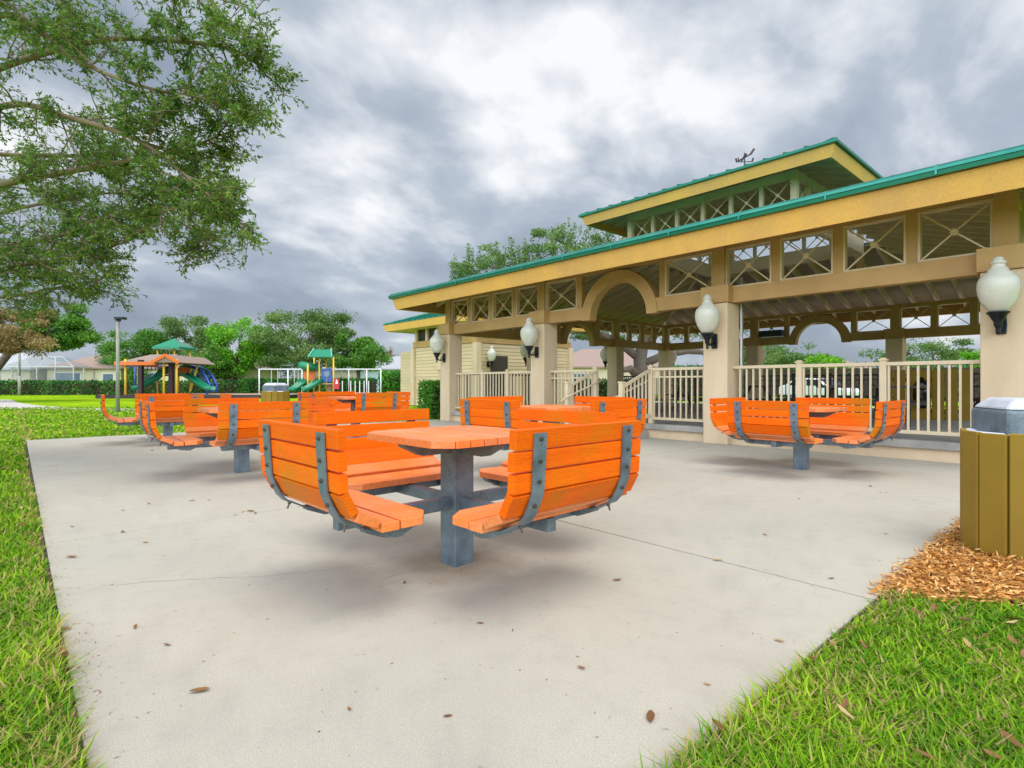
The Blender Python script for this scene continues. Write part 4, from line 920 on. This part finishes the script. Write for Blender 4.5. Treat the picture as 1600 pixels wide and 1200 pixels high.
# shelter with pitched roof
t, O = play('play_shelter', 'playhouse shelter with a shingled pitched roof, orange eaves and yellow posts', 'shelter', -25, 45)
dd = 44.5
def sp(px, py, d=dd): return P_(px, py, d)-O
for px, d in ((196, 43.8), (216, 47), (256, 43.8), (276, 43.8)):
    g = MB(); a = sp(px, 612, d); b = sp(px, 570, d); g.tube([(a.x, a.y, .1), (a.x, a.y, 3.05)], .085, 10); obj('post', g, M['yellow'], t, 0, True)
for px, d in ((220, 43.8), (268, 44.4)):
    g = MB(); a = sp(px, 612, d); g.box(a.x-.16, a.x+.16, a.y-.16, a.y+.16, .1, 3.0); obj('dark_post', g, M['maroon'], t)
xl, xm, xr = sp(193, 0).x, sp(255, 0).x, sp(292, 0).x; zE = 2.78; zR = 3.55; xq = sp(215, 0).x
g = MB(); ym = 1.2; y0_, y1_ = -1.4, 3.8
vs = [(xl, y0_, zE), (xm, y0_, zE), (xm+.2, ym, zR), (xq, ym, zR), (xl, y1_, zE), (xm, y1_, zE)]
g.add(vs, [(0, 1, 2, 3), (3, 2, 5, 4), (0, 3, 4), (0, 4, 5, 1), (1, 5, 2)])
xg = (xm+xr)/2; vs = [(xm-.1, y0_-.3, zE), (xg, y0_-.3, zR-.15), (xr, y0_-.3, zE), (xm-.1, y1_, zE), (xg, y1_, zR-.15), (xr, y1_, zE)]; g.add(vs, [(0, 1, 4, 3), (1, 2, 5, 4), (0, 2, 1), (3, 4, 5), (0, 3, 5, 2)]); ro = obj('roof', g, M['shingle'], t)
g = MB(); g.box(xl-.06, xm, y0_-.08, y0_-.01, zE-.22, zE+.06); g.bar((xm-.2, y0_-.36, zE-.05), (xg, y0_-.36, zR-.2), .07, .24); g.bar((xg, y0_-.36, zR-.2), (xr+.1, y0_-.36, zE-.05), .07, .24); g.box(xl-.08, xl-.01, y0_, y1_, zE-.22, zE+.06); obj('eave_board', g, M['porange'], ro)
# climbing tower with slides
t, O = play('climbing_tower', 'tall climbing tower with pointed green roof, two green slides and a blue arched climber', 'playground', -28.5, 47.5)
def sq(px, py, d=47.5): return P_(px, py, d)-O
cx0, cx1 = sq(259, 0).x, sq(285, 0).x
for x in (cx0, cx1):
    for y in (-.7, .7):
        g = MB(); g.tube([(x+y*.35, y, .1), (x+y*.35, y, zpx(543, 47.5))], .07, 10); obj('post', g, M['yellow'], t, 0, True)
zr0, zr1 = zpx(543, 47.5), zpx(529, 47.5); xc = (cx0+cx1)/2; a = 1.15
g = MB(); g.add([(xc-a, -a, zr0), (xc+a, -a, zr0), (xc+a, a, zr0), (xc-a, a, zr0), (xc, 0, zr1), (xc-a, -a, zr0-.18), (xc+a, -a, zr0-.18), (xc+a, a, zr0-.18), (xc-a, a, zr0-.18)], [(0, 1, 4), (1, 2, 4), (2, 3, 4), (3, 0, 4), (0, 5, 6, 1), (1, 6, 7, 2), (2, 7, 8, 3), (3, 8, 5, 0), (8, 7, 6, 5)]); obj('roof', g, M['pgreen'], t)
g = MB(); g.box(cx0-.1, cx1+.3, -.8, .8, 1.75, 1.85); obj('deck', g, M['maroon'], t)
g = MB(); g.box(cx0, cx1, -.78, -.72, 1.88, 2.6); g.box(cx1+.1, cx1+.16, -.7, .7, 1.88, 2.5); obj('panel', g, M['porange'], t)
def slide(pts, w, m, h=.24):
    mb = MB(); P = [Vector(p) for p in pts]; n = len(P)
    for i, p in enumerate(P):
        d = (P[min(i+1, n-1)]-P[max(i-1, 0)]).normalized(); s_ = d.cross(Vector((0, 0, 1))).normalized(); u = s_.cross(d)
        for a_, b_ in ((-.5, h), (-.5, 0), (.5, 0), (.5, h), (.5+.07/w, h), (.5+.07/w, -.06), (-.5-.07/w, -.06), (-.5-.07/w, h)): mb.v.append(tuple(p+s_*a_*w+u*b_))
    for i in range(n-1):
        for k in range(8): mb.f.append((8*i+k, 8*i+(k+1) % 8, 8*i+8+(k+1) % 8, 8*i+8+k))
    mb.f += [tuple(range(8)), tuple(8*(n-1)+k for k in range(8))[::-1]]; return mb
obj('slide', slide([sq(263, 576, 47), sq(255, 582, 46.6), sq(246, 592, 46.2), sq(237, 596, 45.8), sq(228, 601, 45.5), sq(222, 606, 45.2), sq(208, 609, 45)], .5, M['pgreen'], .3), M['pgreen'], t, 0, True)
obj('slide', slide([sq(286, 586, 47), sq(293, 588, 46.6), sq(303, 595, 46.2), sq(313, 601, 45.9), sq(322, 607, 45.6), sq(332, 609, 45.4)], .5, M['pgreen']), M['pgreen'], t, 0, True)
g = MB(); arcs = []
for off in (0, 1.1):
    A = [sq(282, 573, 48.5), sq(290, 572, 48.3), sq(303, 574, 48), sq(313, 579, 47.6), sq(321, 588, 47.2), sq(327, 600, 46.9), sq(328, 612, 46.7)]; A = [p+Vector((0, off, 0)) for p in A]; arcs.append(A); g.tube(A, .12, 8)
for i in range(7): g.tube([arcs[0][i], arcs[1][i]], .07, 6)
B = [p+Vector((-.5, .5, -.5)) for p in arcs[0]]; g.tube(B, .09, 6)
for i in range(1, 6): g.tube([arcs[0][i], B[i], arcs[1][i]], .04, 6); g.tube([arcs[0][i], B[i+1]], .035, 6)
obj('arched_climber', g, M['pblue'], t, 0, True)
g = MB(); g.tube([sq(297, 612, 46.5), sq(309, 570, 47.2)], .09, 8); obj('leaning_post', g, M['yellow'], t, 0, True)
g = MB(); g.tube([sq(273, 611, 46.5), sq(273, 558, 46.5)], .07, 8); g.tube([sq(279, 612, 47), sq(279, 575, 47)], .07, 8); obj('tall_post', g, M['yellow'], t, 0, True)
# blue umbrella climber behind
t2, O = play('blue_climber', 'blue overhead climber with hanging steps behind the shelter', 'climber', -30, 50)
def s2(px, py, d=50): return P_(px, py, d)-O
for px in (211, 247): g = MB(); g.tube([s2(px, 612), s2(px, 572)], .09, 8); obj('post', g, M['pblue'], t2, 0, True)
g = MB(); g.tube([s2(202, 575), s2(211, 570), s2(230, 572), s2(250, 570), s2(258, 576)], .07, 8); g.tube([s2(202, 575, 51), s2(211, 570, 51), s2(230, 572, 51), s2(250, 570, 51), s2(258, 576, 51)], .07, 8)
for i in range(9): px = 205+i*6.3; g.tube([s2(px, 573), s2(px, 573, 51)], .045, 6); g.tube([s2(px, 573, 50.5), s2(px, 579, 50.5)], .04, 6)
obj('ladder', g, M['pblue'], t2, 0, True)
# second playground tower
t3, O = play('play_tower', 'playground tower with a green pitched roof, blue panel and a red end panel', 'playground', -18.2, 47)
def s3(px, py, d=47): return P_(px, py, d)-O
for px, d in ((499, 46.2), (521, 46.2), (491, 48), (510, 48)):
    p = s3(px, 0, d); g = MB(); g.tube([(p.x, p.y, .1), (p.x, p.y, zpx(558, d))], .07, 10); obj('post', g, M['yellow'], t3, 0, True)
g = MB(); p = s3(481, 0, 45.8); g.tube([(p.x, p.y, .1), (p.x, p.y, zpx(569, 46))], .075, 10); obj('post', g, M['yellow'], t3, 0, True)
za, zb = zpx(559, 47), zpx(546, 47); xa_, xb_ = s3(489, 0).x, s3(526, 0).x
g = MB(); g.add([(xa_+.15, -1.4, za), (xb_, -1.4, za), (xb_-.5, 0, zb), (xa_+.1, 0, zb), (xa_-.1, 1.3, za), (xb_-.5, 1.3, za)], [(0, 1, 2, 3), (3, 2, 5, 4), (0, 3, 4), (1, 5, 2), (0, 4, 5, 1)]); obj('roof', g, M['pgreen'], t3)
g = MB(); g.bar((xb_+.02, -1.42, za), (xb_-.48, -.0, zb+.04), .1, .14); g.bar((xa_+.13, -1.42, za), (xa_+.08, 0, zb+.04), .1, .14); obj('roof_edge', g, mat('pale_green_plastic', (.12, .45, .32), .3), t3)
g = MB(); a, b = s3(503, 576, 46.1), s3(519, 597, 46.1); g.box(a.x, b.x, a.y-.04, a.y+.04, b.z, a.z); bp = obj('blue_panel', g, M['pblue'], t3, .02)
g = MB(); g.lathe([(.03, -.02), (.26, -.02), (.26, .02), (.12, .02)], 16); g.v = [(x+(a.x+b.x)/2, a.y-.06-z, y+(a.z+b.z)/2+.12) for x, y, z in g.v]; g.box((a.x+b.x)/2-.03, (a.x+b.x)/2+.03, a.y-.07, a.y-.045, b.z+.05, (a.z+b.z)/2-.1); obj('wheel', g, M['steel'], bp)
g = MB(); a, b = s3(476, 580, 47), s3(480, 594, 47); g.box(a.x-.1, b.x+.1, -.04, .04, b.z, a.z); a, b = s3(486, 578, 47), s3(490, 596, 47); g.box(a.x-.2, b.x+.1, -.04, .04, b.z, a.z); obj('orange_panel', g, M['porange'], t3, .02)
g = MB(); a, b = s3(522, 592, 46), s3(530, 608, 46); g.box(a.x, b.x, a.y-.05, a.y+.05, b.z, a.z); rp_ = obj('red_panel', g, M['pred'], t3, .03); g = MB(); g.prism([(a.x+.14, b.z+.45), (a.x+.34, b.z+.45), (a.x+.28, a.z-.08), (a.x+.2, a.z-.08)], a.y-.07, a.y-.055, 'y'); obj('emblem', g, M['white'], rp_)
g = MB(); a, b = s3(499, 0, 46), s3(520, 0, 46); g.box(a.x, b.x, -.9, 1, 1.05, 1.15); a = s3(509, 0, 46); g.box(a.x-.15, a.x+.15, -.2, .2, .1, 1.05); obj('deck', g, M['wood'], t3)
g = MB(); A = [s3(470, 570, 47), s3(476, 572, 46.4), s3(484, 573, 46.4), s3(492, 574, 47), s3(498, 575, 47.6)]; g.tube(A, [.30, .36, .34, .30, .3], 12); obj('tube_slide', g, M['pgreen'], t3, 0, True)
for k in (0, 1): obj('slide', slide([s3(473+5*k, 593, 46.4-.3*k), s3(467+5*k, 600, 46-.3*k), s3(460+5*k, 606, 45.6-.3*k), s3(452+5*k, 609, 45.3-.3*k)], .35, M['pgreen'], .16), M['pgreen'], t3, 0, True)
obj('slide', slide([s3(500, 596, 46.2), s3(493, 599, 45.8), s3(487, 604, 45.5), s3(480, 608, 45.2), s3(474, 610, 45)], .6, M['pgreen'], .24), M['pgreen'], t3, 0, True)
# swing frame
t4, O = play('swing_frame', 'long white tubular swing frame spanning behind the second playground tower', 'swing set', -17, 48)
def s4(px, py, d=48): return P_(px, py, d)-O
for px in (405, 450, 472, 545, 573, 595):
    g = MB(); p = s4(px, 0); g.tube([(p.x, p.y, .0), (p.x, p.y, zpx(577, 48))], .055 if px != 545 else .04, 8); obj('post', g, M['white'], t4, 0, True)
g = MB(); g.tube([s4(404, 577), s4(596, 577)], .055, 8); obj('crossbar', g, M['white'], t4, 0, True)
for px in (424, 434, 460, 466):
    g = MB(); g.tube([s4(px, 577), s4(px, 607)], .018, 6); obj('chain', g, M['white'], t4)
t5, O = play('low_climber', 'low white railed climber at the right of the second playground', 'climber', -15, 46)
g = MB()
for px in (535, 548, 555, 562, 569, 576): p = P_(px, 0, 46)-O; g.tube([(p.x, p.y, .1), (p.x, p.y, zpx(595, 46))], .04, 6)
a = P_(535, 0, 46)-O; b = P_(577, 0, 46)-O; g.tube([(a.x, 0, .32), (b.x, 0, .32)], .04, 6); obj('rails', g, M['white'], t5)

# lamp pole and thin pole
p = W((184-800)/F*22.2, 22.2); t = thing('lamp_post', 'tall pale lamp pole with a dark flat head, standing on the lawn at the left', 'lamp post', (p.x, p.y, -.03), CA, 'poles on the lawn')
g = MB(); g.tube([(0, 0, 0), (0, 0, 3.72)], [.072, .055], 14); obj('pole', g, M['pole'], t, 0, True)
g = MB(); g.box(-.08, .30, -.12, .12, 3.70, 3.80); g.box(-.06, .10, -.06, .06, 3.62, 3.70); obj('lamp_head', g, M['black'], t, .02)
p = W((30.5-800)/F*54, 54); t = thing('utility_pole', 'thin bare pole in front of the hedge at the far left', 'pole', (p.x, p.y, -.03), CA, 'poles on the lawn')
g = MB(); g.tube([(0, 0, 0), (0, 0, 1.9)], .13, 10); g.tube([(0, 0, 1.9), (0, 0, 5.4)], .09, 10); obj('shaft', g, M['pole'], t, 0, True)
g = MB(); g.box(-.35, .35, -.15, .15, 5.4, 5.52); obj('lamp_head', g, M['black'], t)

# ================================================================ NEAR OAK (trunk outside the picture on the left)
def near_oak():
    OB = W(-10.2, 7.4); t = thing('live_oak', 'big leafy oak whose branches reach into the upper left of the picture', 'tree', (OB.x, OB.y, -.03)); r = random.Random(21)
    def A(px, py, d): return W((px-800)/F*d, d, zpx(py, d))-OB
    g = MB(); g.tube([(0, 0, -.1), (.1, 0, 1.0), (.25, .1, 2.0)], [.38, .30, .27], 14); tr = obj('trunk', g, M['bark2'], t, 0, True)
    s = Vector((.25, .1, 1.9))
    limbs = [  # (points, start radius)
        ([s, A(-190, 340, 7.2), A(0, 285, 7), A(120, 262, 6.8), A(215, 245, 6.6), A(290, 228, 6.5), A(350, 205, 6.4)], .12),
        ([s, A(-160, 260, 6.6), A(0, 163, 6.2), A(110, 180, 6.1), A(215, 215, 6), A(280, 262, 6), A(320, 295, 6), A(350, 322, 6)], .09),
        ([s, A(-120, 430, 7.6), A(0, 385, 7.4), A(90, 365, 7.2), A(150, 340, 7), A(240, 320, 6.8), A(330, 330, 6.6)], .10),
        ([s, A(-200, 200, 7), A(-20, 110, 6.6), A(150, 60, 6.4), A(280, 60, 6.2), A(370, 75, 6.1), A(405, 100, 6.1)], .11),
        ([s, A(-180, 230, 7.8), A(0, 238, 7.8), A(110, 240, 7.6), A(180, 238, 7.5), A(280, 275, 7.4), A(350, 285, 7.2)], .09),
        ([s, A(-120, 470, 8.6), A(0, 462, 8.6), A(60, 452, 8.5), A(120, 440, 8.4), A(170, 430, 8.2)], .08),
        ([s, A(-200, 120, 6), A(-60, 0, 5.6), A(120, -60, 5.4), A(240, -50, 5.3), A(330, -10, 5.2)], .10),
        ([s, A(-150, 180, 6), A(0, 20, 5.8), A(120, 90, 5.8), A(220, 130, 5.8), A(300, 145, 5.9), A(375, 165, 5.9)], .08),
        ([s, A(-140, 380, 8), A(0, 330, 8), A(100, 310, 8), A(200, 300, 8), A(290, 350, 7.8), A(330, 380, 7.6)], .07),
        ([s, A(-140, 440, 7.2), A(-20, 420, 7), A(60, 405, 7), A(120, 400, 7), A(180, 380, 7)], .06),
    ]
    g = MB(); C = []; DD = []; TT = []
    def spline(P, k=6):
        out = []
        for i in range(len(P)-1):
            p0, p1, p2, p3 = P[max(i-1, 0)], P[i], P[i+1], P[min(i+2, len(P)-1)]
            for j in range(k):
                u = j/k; out.append(.5*((2*p1)+(p2-p0)*u+(2*p0-5*p1+4*p2-p3)*u*u+(3*p1-p0-3*p2+p3)*u**3))
        return out+[P[-1]]
    def twig(p, d, L, rad, lvl):
        n = 5 if lvl else 7; P = [p]; dd = d.normalized()
        for i in range(n):
            dd = (dd+Vector((r.uniform(-1, 1), r.uniform(-1, 1), r.uniform(-.8, .9)))*.20).normalized(); P.append(P[-1]+dd*L/n)
        g.tube(P, [rad*(1-.8*i/n) for i in range(n+1)], 4 if lvl else 5, False)
        tint0 = r.uniform(.05, .7)
        if lvl < 2:
            for i in range(1, n+1):
                for _ in range(1 if lvl else 2):
                    if r.random() < .72: q = (dd*.7+Vector((r.uniform(-1, 1), r.uniform(-1, 1), r.uniform(-.7, .7)))).normalized(); twig(P[i], q, L*r.uniform(.35, .6), rad*.45, lvl+1)
        if lvl >= 1:
            k = 6 if lvl == 2 else 7
            for j in range(k):
                u = r.uniform(.15, 1)*n; i = min(int(u), n-1); q = P[i].lerp(P[i+1], u-i)
                C.append(q[:]); v = dd*.9+Vector((r.gauss(0, .7), r.gauss(0, .7), r.gauss(-.45, .5))); DD.append(v[:]); TT.append(min(1, max(0, tint0+r.uniform(-.25, .3))))
    for P, rad in limbs:
        rad *= .5; S = spline(P); n = len(S); g.tube(S, [max(rad*(1-.88*i/n), .008) for i in range(n)], 8, False)
        for i in range(8, n):
            f = i/n; d = (S[min(i+1, n-1)]-S[i-1]).normalized()
            for _ in range(2 if f > .3 else 1):
                if r.random() < .62:
                    q = (d*.55+Vector((r.uniform(-1, 1), r.uniform(-1, 1), r.uniform(-.75, .75)))).normalized(); twig(S[i], q, r.uniform(.28, .60)*(1.2-.4*f), .012, 0)
        twig(S[-1], (S[-1]-S[-3]), .35, .01, 0)
    obj('limbs', g, M['bark2'], tr, 0, True, fix=False)
    C = np.array(C); print('near oak leaves', len(C))
    V, Fq, tt = leaf_quads(C, .052, .0175, np.array(DD), np.array(TT), .5)
    link('crown', np_mesh('crown', V, Fq, tt), M['leaf_oak'], t)
near_oak()

# ================================================================ GRASS, MULCH, LEAVES
def in_grass(x, y):
    slab = (x > XL-.02) & (x < XR+.018) & (y > YN-.02) & (y < YF)
    mul = (x >= XR) & (y > 3.28+np.clip(x+.85, 0, 9)*.62+.04*np.sin(x*23)) & (y < 9.5)
    plat = (x > X0-.2) & (x < X1+.2) & (y > Y0-.1) & (y < Y1+.2)
    return ~(slab | mul | plat)
def blades(name, label, n, dmin, dmax, h, w, lim=1.08, filt=None):
    d = dmin*(dmax/dmin)**rng.uniform(0, 1, n)**1.0; l = rng.uniform(-lim, lim, n)*d
    x = RT.x*l+FW.x*d; y = RT.y*l+FW.y*d; ok = in_grass(x, y)
    if filt is not None: ok &= filt(x, y, l, d)
    x, y, d = x[ok], y[ok], d[ok]; k = len(x)
    hh = h*rng.uniform(.25, 1.35, k)*(1+.25*np.sin(x*1.7)*np.cos(y*2.3)); ww = w(d)*rng.uniform(.45, 1.75, k); a = rng.uniform(0, 2*np.pi, k); ln = rng.uniform(.15, 1.0, k)*hh; b = a+rng.uniform(-.5, .5, k)+np.pi/2
    P0 = np.stack([x, y, np.full(k, -.035)], 1); sd_ = np.stack([np.cos(b), np.sin(b), np.zeros(k)], 1)*ww[:, None]*.5; dr = np.stack([np.cos(a), np.sin(a), np.zeros(k)], 1)
    P1 = P0+dr*(ln*.35)[:, None]+np.array([0, 0, 1])*(hh*.62)[:, None]; P2 = P0+dr*ln[:, None]*1.1+np.array([0, 0, 1])*(hh*rng.uniform(.7, 1.05, k))[:, None]
    V = np.stack([P0-sd_*.7, P0+sd_*.7, P1+sd_, P1-sd_, P2], 1).reshape(-1, 3); i = np.arange(k)[:, None]*5
    Q = np.concatenate([np.concatenate([i, i+1, i+2, i+3], 1), np.concatenate([i+3, i+2, i+4, i+4], 1)[:, :4]])
    T3 = np.concatenate([i+3, i+2, i+4], 1); Fm = np.concatenate([i, i+1, i+2, i+3], 1)
    patch = .20*np.sin(x*1.9+1)*np.sin(y*2.1)+.17*np.sin(x*5.1+y)*np.cos(y*4.7-x)+.08*np.sin(x*13)*np.cos(y*11); t_ = np.clip(rng.beta(2.2, 2, k)*.95+.08+patch, .17, 1); dead = rng.uniform(0, 1, k) < .13+.14*np.sin(x*6+y)*np.sin(y*5.3)+.25*np.exp(-np.minimum(np.abs(y-YN), np.abs(x-XR))*9); t_[dead] = rng.uniform(0, .10, dead.sum())
    me = bpy.data.meshes.new(name); me.vertices.add(len(V)); me.vertices.foreach_set('co', V.astype(np.float32).ravel())
    li = np.concatenate([Fm.ravel(), T3.ravel()]).astype(np.int32); me.loops.add(len(li)); me.loops.foreach_set('vertex_index', li); me.polygons.add(2*k)
    st = np.concatenate([np.arange(k)*4, 4*k+np.arange(k)*3]).astype(np.int32); tot = np.concatenate([np.full(k, 4), np.full(k, 3)]).astype(np.int32)
    me.polygons.foreach_set('loop_start', st); me.polygons.foreach_set('loop_total', tot); me.update(calc_edges=True)
    at = me.attributes.new('tint', 'FLOAT', 'POINT'); at.data.foreach_set('value', np.repeat(t_, 5).astype(np.float32))
    o = link(name, me, M['blade']); tag(o, label, 'grass', None, 'stuff'); print(name, k); return o
blades('grass', 'thick broad-bladed lawn grass with dead tufts along the near slab edges', 380000, 1.3, 6.5, .070, lambda d: .0046+.0008*d)
blades('lawn_grass', 'short bright lawn grass spreading away towards the playground', 130000, 6.5, 26, .055, lambda d: .004+.0022*d, filt=lambda x, y, l, d: l < -.0*d)
# mulch chips
def chips(n):
    d = 2.6*(7.5/2.6)**rng.uniform(0, 1, n); l = rng.uniform(.55, 1.08, n)*d; x = RT.x*l+FW.x*d; y = RT.y*l+FW.y*d
    ok = (x > XR-.035+rng.normal(0, .02, n)) & (y > 3.28+np.clip(x+.85, 0, 9)*.62+rng.normal(0, .04, n)) & (y < 9.3); x, y = x[ok], y[ok]; k = len(x)
    C = np.stack([x, y, rng.uniform(-.015, .02, k)+np.clip((x-XR)*.08, 0, .03)], 1); D = rng.normal(size=(k, 3)); D[:, 2] *= .28
    V, Fq, t_ = leaf_quads(C, .042, .010, D, None, .0); o = link('mulch', np_mesh('mulch', V, Fq, t_), M['mulch']); tag(o, 'orange-brown shredded bark mulch round the trash receptacle', 'mulch', None, 'stuff'); print('mulch', k)
chips(60000)
# fine litter blown over the slab
def litter(n):
    k = n; x = rng.uniform(XL+.1, XR-.05, k); y = rng.uniform(YN+.05, YF-.2, k); near = rng.uniform(0, 1, k) < .55; x = np.where(near, rng.uniform(-5.5, XR-.02, k), x); y = np.where(near, rng.uniform(YN+.02, 5, k), y)
    b = rng.uniform(0, 1, k) < .10; a = rng.uniform(0, 6.28, k); rr_ = .08+np.abs(rng.normal(0, .10, k)); x = np.where(b, -2.71+np.cos(a)*rr_, x); y = np.where(b, 1.98+np.sin(a)*rr_, y)
    e = rng.uniform(0, 1, k) < .22; y = np.where(e, YN+np.abs(rng.normal(0, .06, k)), y)
    D = rng.normal(size=(k, 3)); D[:, 2] *= .03; V, Fq, t_ = leaf_quads(np.stack([x, y, np.full(k, .003)], 1), rng.uniform(.006, .022, k), rng.uniform(.002, .006, k), D, None, 3.0)
    tag(link('litter', np_mesh('litter', V, Fq, t_), M['dryleaf']), 'fine crumbs of bark and twig scattered over the concrete', 'litter', None, 'stuff')
litter(1500)
# fallen leaves: each one a small curled leaf
def leaf_mesh(seed):
    r = random.Random(seed); g = MB(); n = 6; L = r.uniform(.045, .075); w = L*r.uniform(.12, .22); curl = r.uniform(.004, .012)
    for i in range(n+1):
        u = i/n; ww = w*math.sin(math.pi*(.04+.94*u))**.8; z = .004+curl*abs(u-.5)*1.4; bend = .15*L*math.sin(u*2+seed)
        g.v += [(u*L-L/2, -ww+bend, z+ww*.35), (u*L-L/2, bend, z), (u*L-L/2, ww+bend, z+ww*.35)]
    for i in range(n): g.f += [(3*i, 3*i+3, 3*i+4, 3*i+1), (3*i+1, 3*i+4, 3*i+5, 3*i+2)]
    me = bpy.data.meshes.new('dry_leaf'); me.from_pydata(g.v, [], g.f)
    for p in me.polygons: p.use_smooth = True
    a = me.attributes.new('tint', 'FLOAT', 'POINT'); a.data.foreach_set('value', [r.random()]*len(g.v)); me.materials.append(M['dryleaf']); return me
lm = [leaf_mesh(i) for i in range(9)]
spots = [(311, 1083, 80, 1.2), (908, 1046, 60, .9), (1016, 1122, -30, 1.1), (381, 800, 10, 1), (214, 981, 25, 1.2), (228, 848, 20, 1.1), (110, 872, -5, 1.3), (112, 824, 10, 1.1), (192, 798, 20, 1), (190, 832, 10, 1), (232, 788, 30, 1.2), (238, 704, 0, 1.4), (192, 694, -5, 1.2), (95, 700, 0, 1), (88, 728, 10, 1), (300, 783, 20, 1), (326, 782, 0, 1), (367, 805, 0, .9), (390, 800, -10, 1.5), (398, 803, 20, 1.2),
         (632, 911, 0, .6), (788, 929, 0, .5), (920, 879, 0, .5), (1122, 876, 10, 1.3), (965, 908, 10, 1), (800, 986, 0, .5), (1218, 1003, 20, 1), (750, 975, 10, .6), (1384, 835, 0, .8), (1360, 760, 5, 1), (1385, 770, 5, 1), (1250, 780, 0, 1), (1455, 895, 10, .8), (100, 985, 15, 1), (260, 1010, 30, .9), (1195, 836, 5, 1.1), (1300, 905, 0, .7), (545, 1110, 0, .6), (700, 1120, 40, .5), (1105, 1070, 0, .7)]
rr = random.Random(4)
for i, (px, py, a, s_) in enumerate(spots):
    p = G(px, py); o = bpy.data.objects.new('dry_leaf', lm[i % 9]); col.objects.link(o); o.location = (p.x, p.y, .001); o.rotation_euler = (0, 0, R(a+rr.uniform(-50, 50))); o.scale = (s_*.78,)*3
    tag(o, 'small dry brown fallen leaf lying on the concrete slab', 'fallen leaf', 'fallen leaves on the concrete')
for i in range(70):
    side = i % 3 > 0
    if side: p = Vector((XR+rr.uniform(.02, 1.1), rr.uniform(1.5, 3.3), .035)); 
    else: p = Vector((rr.uniform(-9, -1.9), YN-rr.uniform(.0, .5), .03))
    o = bpy.data.objects.new('dry_leaf', lm[rr.randrange(9)]); col.objects.link(o); o.location = p; o.rotation_euler = (rr.uniform(-.4, .4), rr.uniform(-.4, .4), rr.uniform(0, 6.28)); o.scale = (rr.uniform(.7, 1.2),)*3
    tag(o, 'dry brown leaf caught in the grass beside the slab', 'fallen leaf', 'fallen leaves in the grass')
